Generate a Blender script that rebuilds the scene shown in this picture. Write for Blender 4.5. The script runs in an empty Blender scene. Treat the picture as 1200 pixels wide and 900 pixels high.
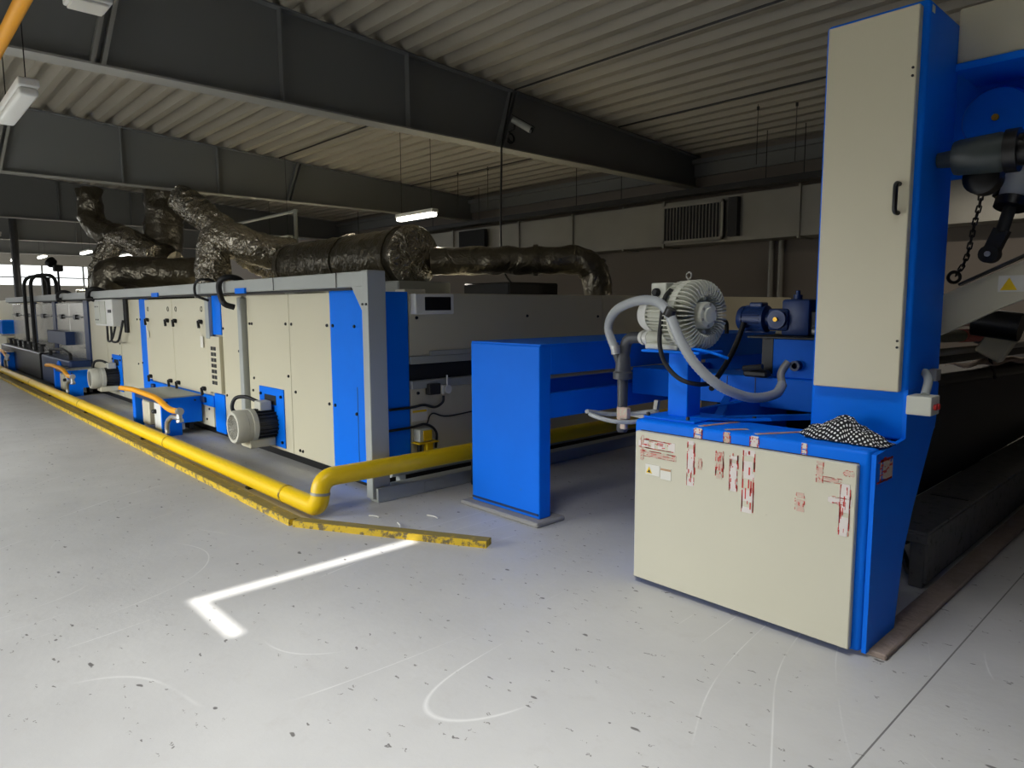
import bpy, bmesh, math, random
from mathutils import Vector, Matrix, noise
random.seed(4)
C = bpy.context.scene.collection
V = Vector

# ------------------------------------------------------------------ camera
F = 812.67
CAM = V((0, 0, 1.6))
AX = V((0.68091393, -0.07884267, 0.72810717))
AY = V((0.73235117, 0.07906064, -0.67632181))
AZ = V((-0.0042416, 0.99374708, 0.11157401))
cam_d = bpy.data.cameras.new('camera')
cam_d.sensor_width = 36.0
cam_d.lens = F / 1200 * 36.0
cam_d.clip_start = 0.05
cam_d.clip_end = 200
cam = bpy.data.objects.new('camera', cam_d)
C.objects.link(cam)
cam.matrix_world = Matrix(((AX.x, AX.y, AX.z, 0), (AY.x, AY.y, AY.z, 0), (AZ.x, AZ.y, AZ.z, 1.6), (0, 0, 0, 1)))
bpy.context.scene.camera = cam
RT = V((AX.x, AY.x, AZ.x)); UP = V((AX.y, AY.y, AZ.y)); FW = -V((AX.z, AY.z, AZ.z))

def at(u, v, d):
    """survey point seen in direction (u, v) at distance d along the view axis"""
    return CAM + d * (FW + RT * ((u - 600) / F) + UP * ((450 - v) / F))

def aty(u, v, y):
    r = FW + RT * ((u - 600) / F) + UP * ((450 - v) / F)
    return CAM + r * (y / r.y)

def atx(u, v, x):
    r = FW + RT * ((u - 600) / F) + UP * ((450 - v) / F)
    return CAM + r * (x / r.x)

# ------------------------------------------------------------------ materials
def nt(name):
    m = bpy.data.materials.new(name); m.use_nodes = True
    n = m.node_tree; b = n.nodes['Principled BSDF']
    return m, n, b

def srgb(r, g, b):
    f = lambda c: (c / 255) / 12.92 if c / 255 <= 0.04045 else ((c / 255 + 0.055) / 1.055) ** 2.4
    return (f(r), f(g), f(b), 1)

def paint(name, col, rough=0.45, metal=0.0, var=0.12, scale=3.0, bump=0.0, bscale=60, dirt=None, dscale=6.0, dthr=0.62, spec=0.5, coord='Object'):
    m, n, b = nt(name)
    L = n.links.new
    tc = n.nodes.new('ShaderNodeTexCoord')
    nz = n.nodes.new('ShaderNodeTexNoise'); nz.inputs['Scale'].default_value = scale; nz.inputs['Detail'].default_value = 5
    L(tc.outputs[coord], nz.inputs['Vector'])
    mx = n.nodes.new('ShaderNodeMix'); mx.data_type = 'RGBA'
    c2 = tuple(max(0, c * (1 - var)) for c in col[:3]) + (1,)
    c1 = tuple(min(1, c * (1 + var)) for c in col[:3]) + (1,)
    mx.inputs[6].default_value = c1; mx.inputs[7].default_value = c2
    L(nz.outputs['Fac'], mx.inputs['Factor'])
    out = mx.outputs[2]
    if dirt:
        n2 = n.nodes.new('ShaderNodeTexNoise'); n2.inputs['Scale'].default_value = dscale; n2.inputs['Detail'].default_value = 8
        n2.inputs['Roughness'].default_value = 0.65
        L(tc.outputs[coord], n2.inputs['Vector'])
        mr = n.nodes.new('ShaderNodeMapRange'); mr.inputs['From Min'].default_value = dthr; mr.inputs['From Max'].default_value = dthr + 0.1
        L(n2.outputs['Fac'], mr.inputs['Value'])
        m2 = n.nodes.new('ShaderNodeMix'); m2.data_type = 'RGBA'
        L(mr.outputs['Result'], m2.inputs['Factor']); L(out, m2.inputs[6]); m2.inputs[7].default_value = dirt
        out = m2.outputs[2]
    L(out, b.inputs['Base Color'])
    b.inputs['Roughness'].default_value = rough
    b.inputs['Metallic'].default_value = metal
    b.inputs['Specular IOR Level'].default_value = spec
    if bump:
        n3 = n.nodes.new('ShaderNodeTexNoise'); n3.inputs['Scale'].default_value = bscale; n3.inputs['Detail'].default_value = 4
        L(tc.outputs[coord], n3.inputs['Vector'])
        bp = n.nodes.new('ShaderNodeBump'); bp.inputs['Strength'].default_value = bump; bp.inputs['Distance'].default_value = 0.02
        L(n3.outputs['Fac'], bp.inputs['Height']); L(bp.outputs['Normal'], b.inputs['Normal'])
    return m

def emit(name, col, s):
    m, n, b = nt(name)
    b.inputs['Base Color'].default_value = col
    b.inputs['Emission Color'].default_value = col
    b.inputs['Emission Strength'].default_value = s
    return m

CREAM = paint('cream_paint', srgb(208, 202, 176), 0.42, var=0.03, scale=1.2)
CREAMW = paint('cream_paint_worn', srgb(208, 204, 183), 0.45, var=0.03, scale=1.5, dirt=srgb(165, 160, 138), dscale=18, dthr=0.70)
BLUE = paint('blue_paint', srgb(0, 118, 244), 0.5, spec=.14, var=0.06, scale=2.0)
BLUEW = paint('blue_paint_worn', srgb(0, 114, 240), 0.5, spec=.16, var=0.08, scale=2.5, dirt=srgb(70, 120, 185), dscale=11, dthr=0.70)
DKBLUE = paint('dark_blue_paint', srgb(22, 48, 92), 0.40, var=0.12, scale=6)
GREYP = paint('grey_paint', srgb(168, 172, 168), 0.45, var=0.05, scale=2)
BEAMG = paint('beam_grey_paint', srgb(122, 124, 124), 0.55, var=0.06, scale=0.8)
FLANGE = paint('flange_lit_grey', srgb(160, 160, 154), 0.6, var=0.05, scale=1)  # paler than the web: floor light on the undersides put into the colour
SHEET = paint('roof_sheet', srgb(166, 160, 146), 0.55, var=0.05, scale=1)
STEEL = paint('stainless_steel', srgb(206, 204, 196), 0.25, metal=0.8, var=0.08, scale=1.5, bump=0.15, bscale=1.4)
GALV = paint('galvanised_sheet', srgb(156, 154, 146), 0.5, metal=0.35, var=0.18, scale=1.3)
IRON = paint('dark_iron', srgb(48, 48, 48), 0.5, metal=0.3, var=0.2, scale=8)
BLACK = paint('black_rubber', srgb(24, 24, 25), 0.55, var=0.2, scale=6)
BLACKP = paint('black_plastic', srgb(14, 14, 16), 0.35, var=0.1)
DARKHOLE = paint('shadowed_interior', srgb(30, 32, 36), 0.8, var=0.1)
YEL = paint('yellow_gas_paint', srgb(240, 200, 8), 0.4, var=0.07, scale=3, dirt=srgb(130, 105, 40), dscale=9, dthr=0.66)
YELW = paint('worn_yellow_paint', srgb(206, 172, 28), 0.6, var=0.2, scale=8, dirt=srgb(105, 92, 60), dscale=20, dthr=0.50)
YELD = paint('dirty_yellow_top', srgb(142, 126, 66), 0.7, var=0.2, scale=10, dirt=srgb(196, 164, 40), dscale=14, dthr=0.56)
ORANGE = paint('orange_yellow_paint', srgb(242, 166, 10), 0.45, var=0.06)
WHITEP = paint('white_plastic', srgb(228, 228, 222), 0.4, var=0.04)
OFFW = paint('light_machine_grey', srgb(205, 206, 192), 0.45, var=0.06, scale=6)
WALLM = paint('wall_plaster', srgb(128, 120, 112), 0.75, var=0.06, scale=0.7)
WALLW = paint('wall_white_cladding', srgb(196, 192, 184), 0.7, var=0.04, scale=0.7)
WALLD = paint('dark_brick', srgb(84, 78, 72), 0.8, var=.1)
CONC = paint('rough_concrete', srgb(150, 148, 144), 0.85, var=0.15, scale=14, bump=0.4, bscale=40)
RUSTY = paint('raw_concrete_edge', srgb(150, 134, 122), 0.9, var=0.3, scale=12, bump=0.5, bscale=30)
HOSEG = paint('grey_hose', srgb(168, 172, 174), 0.35, var=0.06, scale=10)
PIPEG = paint('grey_plastic_pipe', srgb(74, 76, 80), 0.42, var=0.08, scale=5)
BRAID = paint('braided_steel', srgb(190, 190, 188), 0.3, metal=0.8, var=0.15, scale=60, bump=0.3, bscale=180)
BRASS = paint('brass', srgb(190, 150, 60), 0.35, metal=0.8)
REDP = paint('red_plastic', srgb(200, 30, 28), 0.4, var=0.05)
REDROLL = paint('red_rubber', srgb(190, 76, 70), 0.5, var=0.08)
GREENROLL = paint('olive_cover', srgb(110, 110, 86), 0.6, var=0.1)
DKGREEN = paint('dark_grey_green', srgb(58, 66, 66), 0.35, var=0.12)
TAPEW = paint('tape_white', srgb(222, 214, 208), 0.5, var=0.05, scale=40)
TAPER = paint('tape_red', srgb(206, 48, 40), 0.5, var=0.2, scale=60)
TAPEP = paint('tape_residue_pink', srgb(206, 176, 160), 0.6, var=0.12, scale=70, dirt=srgb(200, 200, 178), dscale=70, dthr=0.5)
WARNY = paint('warning_yellow', srgb(244, 206, 20), 0.5, var=0.02)
PAPER = paint('label_paper', srgb(226, 224, 214), 0.6, var=0.03)
PRINT = paint('label_print', srgb(190, 150, 110), 0.6, var=0.1, scale=80)
INK = paint('black_ink', srgb(25, 25, 25), 0.6)
PLAT = paint('platform_steel', srgb(104, 104, 100), 0.6, var=0.22, scale=9, dirt=srgb(60, 58, 54), dscale=18, dthr=0.56)
CLOTHW = paint('draped_fabric', srgb(208, 186, 172), 0.85, var=0.05)
TROUGH = paint('oily_black_blue', srgb(22, 26, 40), 0.5, var=.2)
MOTORB = paint('motor_blue', srgb(26, 58, 116), 0.4, var=0.1, scale=7)
MOTORG = paint('motor_cover_grey', srgb(196, 194, 180), 0.5, var=0.08, scale=10)
TUBE = emit('fluorescent_tube', (1, 0.97, 0.9, 1), 7.0)
GLOW = emit('window_and_panel_glow', (0.95, 0.98, 1, 1), 1.5)

def foil(name, c, rough, st=1.0):
    m, n, b = nt(name); L = n.links.new
    tc = n.nodes.new('ShaderNodeTexCoord')
    nz = n.nodes.new('ShaderNodeTexNoise'); nz.inputs['Scale'].default_value = 5; nz.inputs['Detail'].default_value = 3; nz.inputs['Distortion'].default_value = 0.8
    L(tc.outputs['Object'], nz.inputs['Vector'])
    ds = n.nodes.new('ShaderNodeMix'); ds.data_type = 'VECTOR'; ds.inputs['Factor'].default_value = 0.25
    L(tc.outputs['Object'], ds.inputs[4]); L(nz.outputs['Color'], ds.inputs[5])
    vo = n.nodes.new('ShaderNodeTexVoronoi'); vo.inputs['Scale'].default_value = 8; L(ds.outputs[1], vo.inputs['Vector'])
    v2 = n.nodes.new('ShaderNodeTexVoronoi'); v2.inputs['Scale'].default_value = 20; L(ds.outputs[1], v2.inputs['Vector'])
    ad = n.nodes.new('ShaderNodeMath'); ad.operation = 'MULTIPLY_ADD'
    L(v2.outputs['Distance'], ad.inputs[0]); ad.inputs[1].default_value = 0.4; L(vo.outputs['Distance'], ad.inputs[2])
    bp = n.nodes.new('ShaderNodeBump'); bp.inputs['Strength'].default_value = st; bp.inputs['Distance'].default_value = 0.06
    L(ad.outputs[0], bp.inputs['Height']); L(bp.outputs['Normal'], b.inputs['Normal'])
    cr = n.nodes.new('ShaderNodeMix'); cr.data_type = 'RGBA'
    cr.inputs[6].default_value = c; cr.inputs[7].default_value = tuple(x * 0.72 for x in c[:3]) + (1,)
    L(nz.outputs['Fac'], cr.inputs['Factor']); L(cr.outputs[2], b.inputs['Base Color'])
    b.inputs['Metallic'].default_value = 0.9; b.inputs['Roughness'].default_value = rough
    return m
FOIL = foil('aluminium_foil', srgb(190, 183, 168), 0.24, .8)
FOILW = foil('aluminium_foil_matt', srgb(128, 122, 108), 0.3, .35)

def dots_mat():
    m, n, b = nt('polka_dot_cotton'); L = n.links.new
    tc = n.nodes.new('ShaderNodeTexCoord')
    mp = n.nodes.new('ShaderNodeMapping'); mp.inputs['Scale'].default_value = (1, 1, 1); mp.inputs['Rotation'].default_value = (0, 0, 0.6)
    L(tc.outputs['UV'], mp.inputs['Vector'])
    vo = n.nodes.new('ShaderNodeTexVoronoi'); vo.voronoi_dimensions = '2D'; vo.inputs['Scale'].default_value = 50; vo.inputs['Randomness'].default_value = 0.0
    L(mp.outputs['Vector'], vo.inputs['Vector'])
    mr = n.nodes.new('ShaderNodeMapRange'); mr.inputs['From Min'].default_value = 0.25; mr.inputs['From Max'].default_value = 0.29
    L(vo.outputs['Distance'], mr.inputs['Value'])
    mx = n.nodes.new('ShaderNodeMix'); mx.data_type = 'RGBA'
    mx.inputs[6].default_value = srgb(235, 235, 232); mx.inputs[7].default_value = srgb(14, 14, 18)
    L(mr.outputs['Result'], mx.inputs['Factor']); L(mx.outputs[2], b.inputs['Base Color'])
    b.inputs['Roughness'].default_value = 0.85
    return m
DOTS = dots_mat()

def floor_mat():
    m, n, b = nt('painted_concrete_floor'); L = n.links.new
    tc = n.nodes.new('ShaderNodeTexCoord'); P = tc.outputs['Object']
    def nz(s, d=5, r=0.55, dist=0.0):
        x = n.nodes.new('ShaderNodeTexNoise'); x.inputs['Scale'].default_value = s; x.inputs['Detail'].default_value = d
        x.inputs['Roughness'].default_value = r; x.inputs['Distortion'].default_value = dist; L(P, x.inputs['Vector']); return x
    def math_(op, a, c=None):
        x = n.nodes.new('ShaderNodeMath'); x.operation = op
        for i, q in enumerate((a, c)):
            if q is None: continue
            if isinstance(q, (int, float)): x.inputs[i].default_value = q
            else: L(q, x.inputs[i])
        return x.outputs[0]
    def rng(v, a, c, t0=0, t1=1):
        x = n.nodes.new('ShaderNodeMapRange'); x.inputs['From Min'].default_value = a; x.inputs['From Max'].default_value = c
        x.inputs['To Min'].default_value = t0; x.inputs['To Max'].default_value = t1
        L(v, x.inputs['Value']); return x.outputs['Result']
    def mix(f, a, c):
        x = n.nodes.new('ShaderNodeMix'); x.data_type = 'RGBA'; L(f, x.inputs['Factor'])
        for i, q in ((6, a), (7, c)):
            if isinstance(q, tuple): x.inputs[i].default_value = q
            else: L(q, x.inputs[i])
        return x.outputs[2]
    base = mix(rng(nz(0.8, 6).outputs['Fac'], 0.3, 0.7), srgb(200, 199, 195), srgb(184, 183, 180))
    base = mix(rng(nz(7, 6, 0.7).outputs['Fac'], 0.55, 0.75, 0, 0.55), base, srgb(184, 181, 176))
    # pale scratches: iso-lines of stretched noise, broken up
    s = n.nodes.new('ShaderNodeTexNoise'); s.inputs['Scale'].default_value = 0.42; s.inputs['Detail'].default_value = 0.0
    mp = n.nodes.new('ShaderNodeMapping'); mp.inputs['Rotation'].default_value = (0, 0, 0.7); mp.inputs['Scale'].default_value = (1.5, 0.6, 1)
    L(P, mp.inputs['Vector']); L(mp.outputs['Vector'], s.inputs['Vector'])
    d1 = math_('ABSOLUTE', math_('SUBTRACT', math_('FRACT', math_('MULTIPLY', s.outputs['Fac'], 17)), 0.5))
    l1 = math_('MULTIPLY', rng(d1, 0.0, 0.020, 1, 0), rng(nz(1.1, 2).outputs['Fac'], 0.52, 0.62))
    base = mix(math_('MULTIPLY', l1, 0.55), base, srgb(236, 235, 231))
    # dark specks and scuffs
    def specks(scale, thr, keep, stretch, rot, col, base, amt=0.85):
        mp = n.nodes.new('ShaderNodeMapping'); mp.inputs['Scale'].default_value = (stretch, 1, 1); mp.inputs['Rotation'].default_value = (0, 0, rot)
        L(P, mp.inputs['Vector'])
        dn = n.nodes.new('ShaderNodeTexNoise'); dn.inputs['Scale'].default_value = scale * 3; L(P, dn.inputs['Vector'])
        ds = n.nodes.new('ShaderNodeMix'); ds.data_type = 'VECTOR'; ds.inputs['Factor'].default_value = 0.04
        L(mp.outputs['Vector'], ds.inputs[4]); L(dn.outputs['Color'], ds.inputs[5])
        vo = n.nodes.new('ShaderNodeTexVoronoi'); vo.voronoi_dimensions = '2D'; vo.inputs['Scale'].default_value = scale; L(ds.outputs[1], vo.inputs['Vector'])
        sp = n.nodes.new('ShaderNodeSeparateColor'); L(vo.outputs['Color'], sp.inputs['Color'])
        msk = math_('MULTIPLY', rng(vo.outputs['Distance'], thr * 0.7, thr, 1, 0), math_('LESS_THAN', sp.outputs['Red'], keep))
        return mix(math_('MULTIPLY', msk, amt), base, col)
    base = specks(9, 0.05, 0.20, 0.5, 0.8, srgb(92, 88, 84), base)
    base = specks(22, 0.09, 0.16, 0.5, 0.75, srgb(110, 106, 100), base, 0.8)
    base = specks(4.2, 0.04, 0.22, 0.45, 0.85, srgb(70, 66, 62), base, 0.8)
    # joint cut in the slab running along y, and one scuffed crack
    sx = n.nodes.new('ShaderNodeSeparateXYZ'); L(P, sx.inputs[0])
    j = math_('LESS_THAN', math_('ABSOLUTE', math_('SUBTRACT', sx.outputs['X'], -0.845)), 0.0035)
    base = mix(math_('MULTIPLY', j, 0.75), base, srgb(70, 68, 64))
    L(base, b.inputs['Base Color'])
    b.inputs['Roughness'].default_value = 0.55
    rr = rng(nz(5, 5).outputs['Fac'], 0.3, 0.7, 0.42, 0.62); L(rr, b.inputs['Roughness'])
    bp = n.nodes.new('ShaderNodeBump'); bp.inputs['Strength'].default_value = 0.12; bp.inputs['Distance'].default_value = 0.01
    L(nz(30, 4).outputs['Fac'], bp.inputs['Height']); L(bp.outputs['Normal'], b.inputs['Normal'])
    return m
FLOORM = floor_mat()

# ------------------------------------------------------------------ mesh builder
ORG = {}
class MB:
    def __init__(s):
        s.bm = bmesh.new(); s.mi = 0
    def _mark(s, verts):
        for v in verts:
            for f in v.link_faces: f.material_index = s.mi
    def face(s, pts):
        vs = [s.bm.verts.new(p) for p in pts]
        f = s.bm.faces.new(vs); f.material_index = s.mi
        return s
    def box(s, x0, y0, z0, x1, y1, z1, bev=0.0, seg=2, rot=None, piv=None):
        m = Matrix.Translation(((x0 + x1) / 2, (y0 + y1) / 2, (z0 + z1) / 2)) @ Matrix.Diagonal((abs(x1 - x0), abs(y1 - y0), abs(z1 - z0), 1))
        r = bmesh.ops.create_cube(s.bm, size=1, matrix=m)
        vs = r['verts']; s._mark(vs)
        if bev:
            es = list({e for v in vs for e in v.link_edges})
            rr = bmesh.ops.bevel(s.bm, geom=es, offset=bev, segments=seg, affect='EDGES', profile=0.5)
            for f in rr['faces']: f.material_index = s.mi
            vs = list({v for f in rr['faces'] for v in f.verts})
        if rot is not None:
            bmesh.ops.rotate(s.bm, verts=vs, cent=piv, matrix=rot)
        return s
    def bar(s, p0, p1, w, h, up=V((0, 0, 1))):
        """rectangular bar from p0 to p1, w across, h along up"""
        p0 = V(p0); p1 = V(p1); d = (p1 - p0).normalized()
        a = d.cross(up).normalized(); b = a.cross(d).normalized()
        q = [(-1, -1), (1, -1), (1, 1), (-1, 1)]
        A = [s.bm.verts.new(p0 + a * w / 2 * i + b * h / 2 * j) for i, j in q]
        B = [s.bm.verts.new(p1 + a * w / 2 * i + b * h / 2 * j) for i, j in q]
        fs = [s.bm.faces.new(A[::-1]), s.bm.faces.new(B)]
        for i in range(4): fs.append(s.bm.faces.new((A[i], A[(i + 1) % 4], B[(i + 1) % 4], B[i])))
        for f in fs: f.material_index = s.mi
        return s
    def prism(s, pts, off):
        """polygon (3-D points) extruded by the vector off"""
        off = V(off); A = [s.bm.verts.new(p) for p in pts]; B = [s.bm.verts.new(V(p) + off) for p in pts]
        n = len(A); fs = [s.bm.faces.new(A[::-1]), s.bm.faces.new(B)]
        for i in range(n): fs.append(s.bm.faces.new((A[i], A[(i + 1) % n], B[(i + 1) % n], B[i])))
        for f in fs: f.material_index = s.mi
        return s
    def tube(s, pts, r, seg=12, cap=True, closed=False, wob=0.0, ribs=0.0, ribn=2):
        pts = [V(p) for p in pts]; n = len(pts)
        rs = r if isinstance(r, (list, tuple)) else [r] * n
        tang = []
        for i in range(n):
            a = pts[(i - 1) % n] if (closed or i) else pts[0]
            b = pts[(i + 1) % n] if (closed or i < n - 1) else pts[-1]
            tang.append((b - a).normalized())
        t0 = tang[0]; ref = V((0, 0, 1)) if abs(t0.z) < 0.9 else V((1, 0, 0))
        nn = (ref - t0 * ref.dot(t0)).normalized()
        rings = []
        for i in range(n):
            t = tang[i]; nn = (nn - t * nn.dot(t)).normalized(); bb = t.cross(nn)
            rad = rs[i] + (ribs * (1 if i % ribn else -1) if ribs else 0)
            ring = []
            for k in range(seg):
                a = 2 * math.pi * k / seg
                q = rad
                p = pts[i] + (nn * math.cos(a) + bb * math.sin(a)) * q
                if wob: p += (nn * math.cos(a) + bb * math.sin(a)) * wob * noise.noise(p * 6.0)
                ring.append(s.bm.verts.new(p))
            rings.append(ring)
        fs = []
        m = n if closed else n - 1
        for i in range(m):
            A = rings[i]; B = rings[(i + 1) % n]
            for k in range(seg): fs.append(s.bm.faces.new((A[k], A[(k + 1) % seg], B[(k + 1) % seg], B[k])))
        if cap and not closed:
            fs.append(s.bm.faces.new(rings[0][::-1])); fs.append(s.bm.faces.new(rings[-1]))
        for f in fs: f.material_index = s.mi
        return s
    def cyl(s, p0, p1, r, r2=None, seg=20):
        return s.tube([p0, p1], [r, r if r2 is None else r2], seg)
    def lathe(s, p0, axis, prof, seg=32):
        """prof: list of (distance along axis, radius)"""
        axis = V(axis).normalized(); p0 = V(p0)
        ref = V((0, 0, 1)) if abs(axis.z) < 0.9 else V((1, 0, 0))
        a = (ref - axis * ref.dot(axis)).normalized(); b = axis.cross(a)
        rings = []
        for d, r in prof:
            c = p0 + axis * d
            rings.append([s.bm.verts.new(c + (a * math.cos(2 * math.pi * k / seg) + b * math.sin(2 * math.pi * k / seg)) * max(r, 1e-4)) for k in range(seg)])
        fs = []
        for i in range(len(rings) - 1):
            for k in range(seg): fs.append(s.bm.faces.new((rings[i][k], rings[i][(k + 1) % seg], rings[i + 1][(k + 1) % seg], rings[i + 1][k])))
        fs.append(s.bm.faces.new(rings[0][::-1])); fs.append(s.bm.faces.new(rings[-1]))
        for f in fs: f.material_index = s.mi
        return s
    def torus(s, c, axis, R, r, seg=24, sseg=8):
        axis = V(axis).normalized(); ref = V((0, 0, 1)) if abs(axis.z) < 0.9 else V((1, 0, 0))
        a = (ref - axis * ref.dot(axis)).normalized(); b = axis.cross(a)
        return s.tube([V(c) + (a * math.cos(2 * math.pi * k / seg) + b * math.sin(2 * math.pi * k / seg)) * R for k in range(seg)], r, sseg, closed=True)
    def build(s, name, mats, parent=None, smooth=None):
        if not isinstance(mats, (list, tuple)): mats = [mats]
        bmesh.ops.recalc_face_normals(s.bm, faces=s.bm.faces[:])
        if parent is not None: o0 = ORG[parent]
        else:
            xs = [v.co for v in s.bm.verts]
            lo = [min(c[i] for c in xs) for i in range(3)]; hi = [max(c[i] for c in xs) for i in range(3)]
            o0 = V(((lo[0] + hi[0]) / 2, (lo[1] + hi[1]) / 2, lo[2]))
        bmesh.ops.translate(s.bm, verts=s.bm.verts[:], vec=-o0)
        me = bpy.data.meshes.new(name)
        s.bm.to_mesh(me); s.bm.free()
        for m in mats: me.materials.append(m)
        if smooth:
            me.polygons.foreach_set('use_smooth', [True] * len(me.polygons))
            me.set_sharp_from_angle(angle=math.radians(smooth))
        ob = bpy.data.objects.new(name, me); C.objects.link(ob)
        if parent is not None: ob.parent = parent
        else: ob.location = o0
        ORG[ob] = o0.copy()
        return ob

def tag(o, label, cat, group=None, kind=None):
    o['label'] = label; o['category'] = cat
    if group: o['group'] = group
    if kind: o['kind'] = kind
    return o
def thing(name, label, cat, loc, group=None):
    o = bpy.data.objects.new(name, None); C.objects.link(o); o.location = loc; o.empty_display_size = 0.1
    ORG[o] = V(loc); return tag(o, label, cat, group)
def structure(name, mb, mats, smooth=None):
    o = mb.build(name, mats, None, smooth); o['kind'] = 'structure'; return o
def dup(root, delta, label=None, group=None):
    r = root.copy(); C.objects.link(r); r.location = root.location + V(delta)
    ORG[r] = ORG[root] + V(delta)
    if label: r['label'] = label
    if group: r['group'] = group
    for ch in list(root.children):
        c = ch.copy(); C.objects.link(c); c.parent = r; ORG[c] = ORG[r]
        for g in list(ch.children):
            d = g.copy(); C.objects.link(d); d.parent = c; ORG[d] = ORG[r]
    return r
def lab(o, t): o['label'] = t; return o

def fillet(pts, r, n=8):
    pts = [V(p) for p in pts]; out = [pts[0]]
    for i in range(1, len(pts) - 1):
        p, a, b = pts[i], pts[i - 1], pts[i + 1]
        da = (a - p); db = (b - p); k = min(r, da.length * 0.49, db.length * 0.49)
        A = p + da.normalized() * k; B = p + db.normalized() * k
        for j in range(n + 1):
            t = j / n; out.append(A * (1 - t) ** 2 + p * 2 * t * (1 - t) + B * t * t)
    out.append(pts[-1]); return out
def spline(pts, n=8):
    pts = [V(p) for p in pts]; P = [pts[0] * 2 - pts[1]] + pts + [pts[-1] * 2 - pts[-2]]; out = []
    for i in range(1, len(P) - 2):
        for j in range(n):
            t = j / n; a, b, c, d = P[i - 1:i + 3]
            out.append(0.5 * ((2 * b) + (c - a) * t + (2 * a - 5 * b + 4 * c - d) * t * t + (3 * b - a - 3 * c + d) * t ** 3))
    out.append(pts[-1]); return out
def resample(pts, step):
    pts = [V(p) for p in pts]; out = [pts[0].copy()]; acc = 0
    for a, b in zip(pts, pts[1:]):
        L = (b - a).length; d = step - acc
        while d <= L:
            out.append(a + (b - a) * (d / L)); d += step
        acc = L - (d - step)
    if (out[-1] - pts[-1]).length > step * 0.3: out.append(pts[-1].copy())
    return out

# ------------------------------------------------------------------ room shell
XL, XR, YF, YB = -42.0, 5.0, -4.4, 12.0
zroof = lambda y: 5.07 - 0.053 * y
structure('floor', MB().face([(XL, YF, 0), (XR, YF, 0), (XR, YB + .3, 0), (XL, YB + .3, 0)]), FLOORM)
bpy.data.objects['floor'].data.transform(Matrix.Translation(bpy.data.objects['floor'].location)); bpy.data.objects['floor'].location = (0, 0, 0)
# corrugated roof decking, ribs along x
mb = MB(); prof = []; y = YF - 0.2; pitch = 0.324
y0 = 3.66 - 0.324 * 24
k = 0
while True:
    yb = y0 + k * pitch
    if yb > YB + 0.4: break
    for dy, dz in ((-0.05, 0), (0.05, 0), (0.105, 0.13), (0.215, 0.13)):
        prof.append((yb + dy, zroof(yb + dy) + dz))
    k += 1
HX0, HX1, HY0, HY1 = -0.2, 1.4, 0.8, 3.0
def strip(a, b, x0, x1):
    mb.face([(x0, a[0], a[1]), (x1, a[0], a[1]), (x1, b[0], b[1]), (x0, b[0], b[1])])
for a, b in zip(prof, prof[1:]):
    if b[0] > HY0 and a[0] < HY1: strip(a, b, XL - .2, HX0); strip(a, b, HX1, XR + .2)
    else: strip(a, b, XL - .2, XR + .2)
bmesh.ops.remove_doubles(mb.bm, verts=mb.bm.verts[:], dist=1e-4)
structure('ceiling', mb, SHEET)
# added unseen flat sheet under the ribs; its open L slit shapes the sun strip
SUNE = math.radians(50)
zh = 4.93
ox = zh / math.tan(SUNE)
def hx(x): return x + ox
mb = MB()
def hs(x0, y0, x1, y1): mb.box(x0, y0, zh, x1, y1, zh + .004)
lx0, lx1, ly0, ly1 = hx(-3.89), hx(-3.80), 1.18, 2.64
sx1, sy1 = hx(-3.30), 1.25
A0, A1, B0, B1 = HX0 - .5, HX1 + .6, HY0 - .4, HY1 + .4
hs(A0, B0, lx0, B1); hs(lx0, B0, A1, ly0); hs(lx1, sy1, A1, B1); hs(sx1, ly0, A1, sy1); hs(lx0, ly1, lx1, B1)
structure('sun_slit_sheet', mb, SHEET)
structure('wall_back', MB().box(XL, YB, 0, XR, YB + .15, 5.6), WALLM)
structure('wall_right', MB().box(XR, YF, 0, XR + .15, YB, 5.6), WALLD)
# far end wall with a band of daylit glazing
mb = MB().box(XL - .15, YF, 0, XL, YB, 2.75).box(XL - .15, YF, 3.72, XL, YB, 5.6)
structure('wall_left', mb, WALLW)
mb = MB().box(XL - .12, YF, 2.75, XL - .06, YB, 3.72)
structure('window_1', mb, GLOW)
mb = MB()
for i in range(9): mb.box(XL - .06, YF + 0.3 + i * 1.8, 2.75, XL + .02, YF + 0.38 + i * 1.8, 3.72)
mb.box(XL - .06, YF, 3.1, XL + .03, YB, 3.16)
structure('trim_1', mb, GREYP)
# wall behind the photographer with an open loading door, unseen and assumed
T = 0.2
DX0, DX1, DZ1 = -12.5, -4.9, 3.1
mb = MB()
def fw(x0, z0, x1, z1): mb.box(x0, YF - T, z0, x1, YF, z1)
fw(XL, 0, DX0, 5.7); fw(DX1, 0, XR, 5.7); fw(DX0, DZ1, DX1, 5.7)
structure('wall_front', mb, WALLD)
structure('added_glow_panel', MB().box(-40, YF + .005, 1.2, -22, YF + .03, 3.0), GLOW)  # added glowing panel, unseen, for bright reflections in the steel sections
structure('trim_3', MB().box(DX0 - .08, YF, 0, DX0, YF + .04, DZ1 + .08).box(DX1, YF, 0, DX1 + .08, YF + .04, DZ1 + .08).box(DX0, YF, DZ1, DX1, YF + .04, DZ1 + .08), GREYP)

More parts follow.
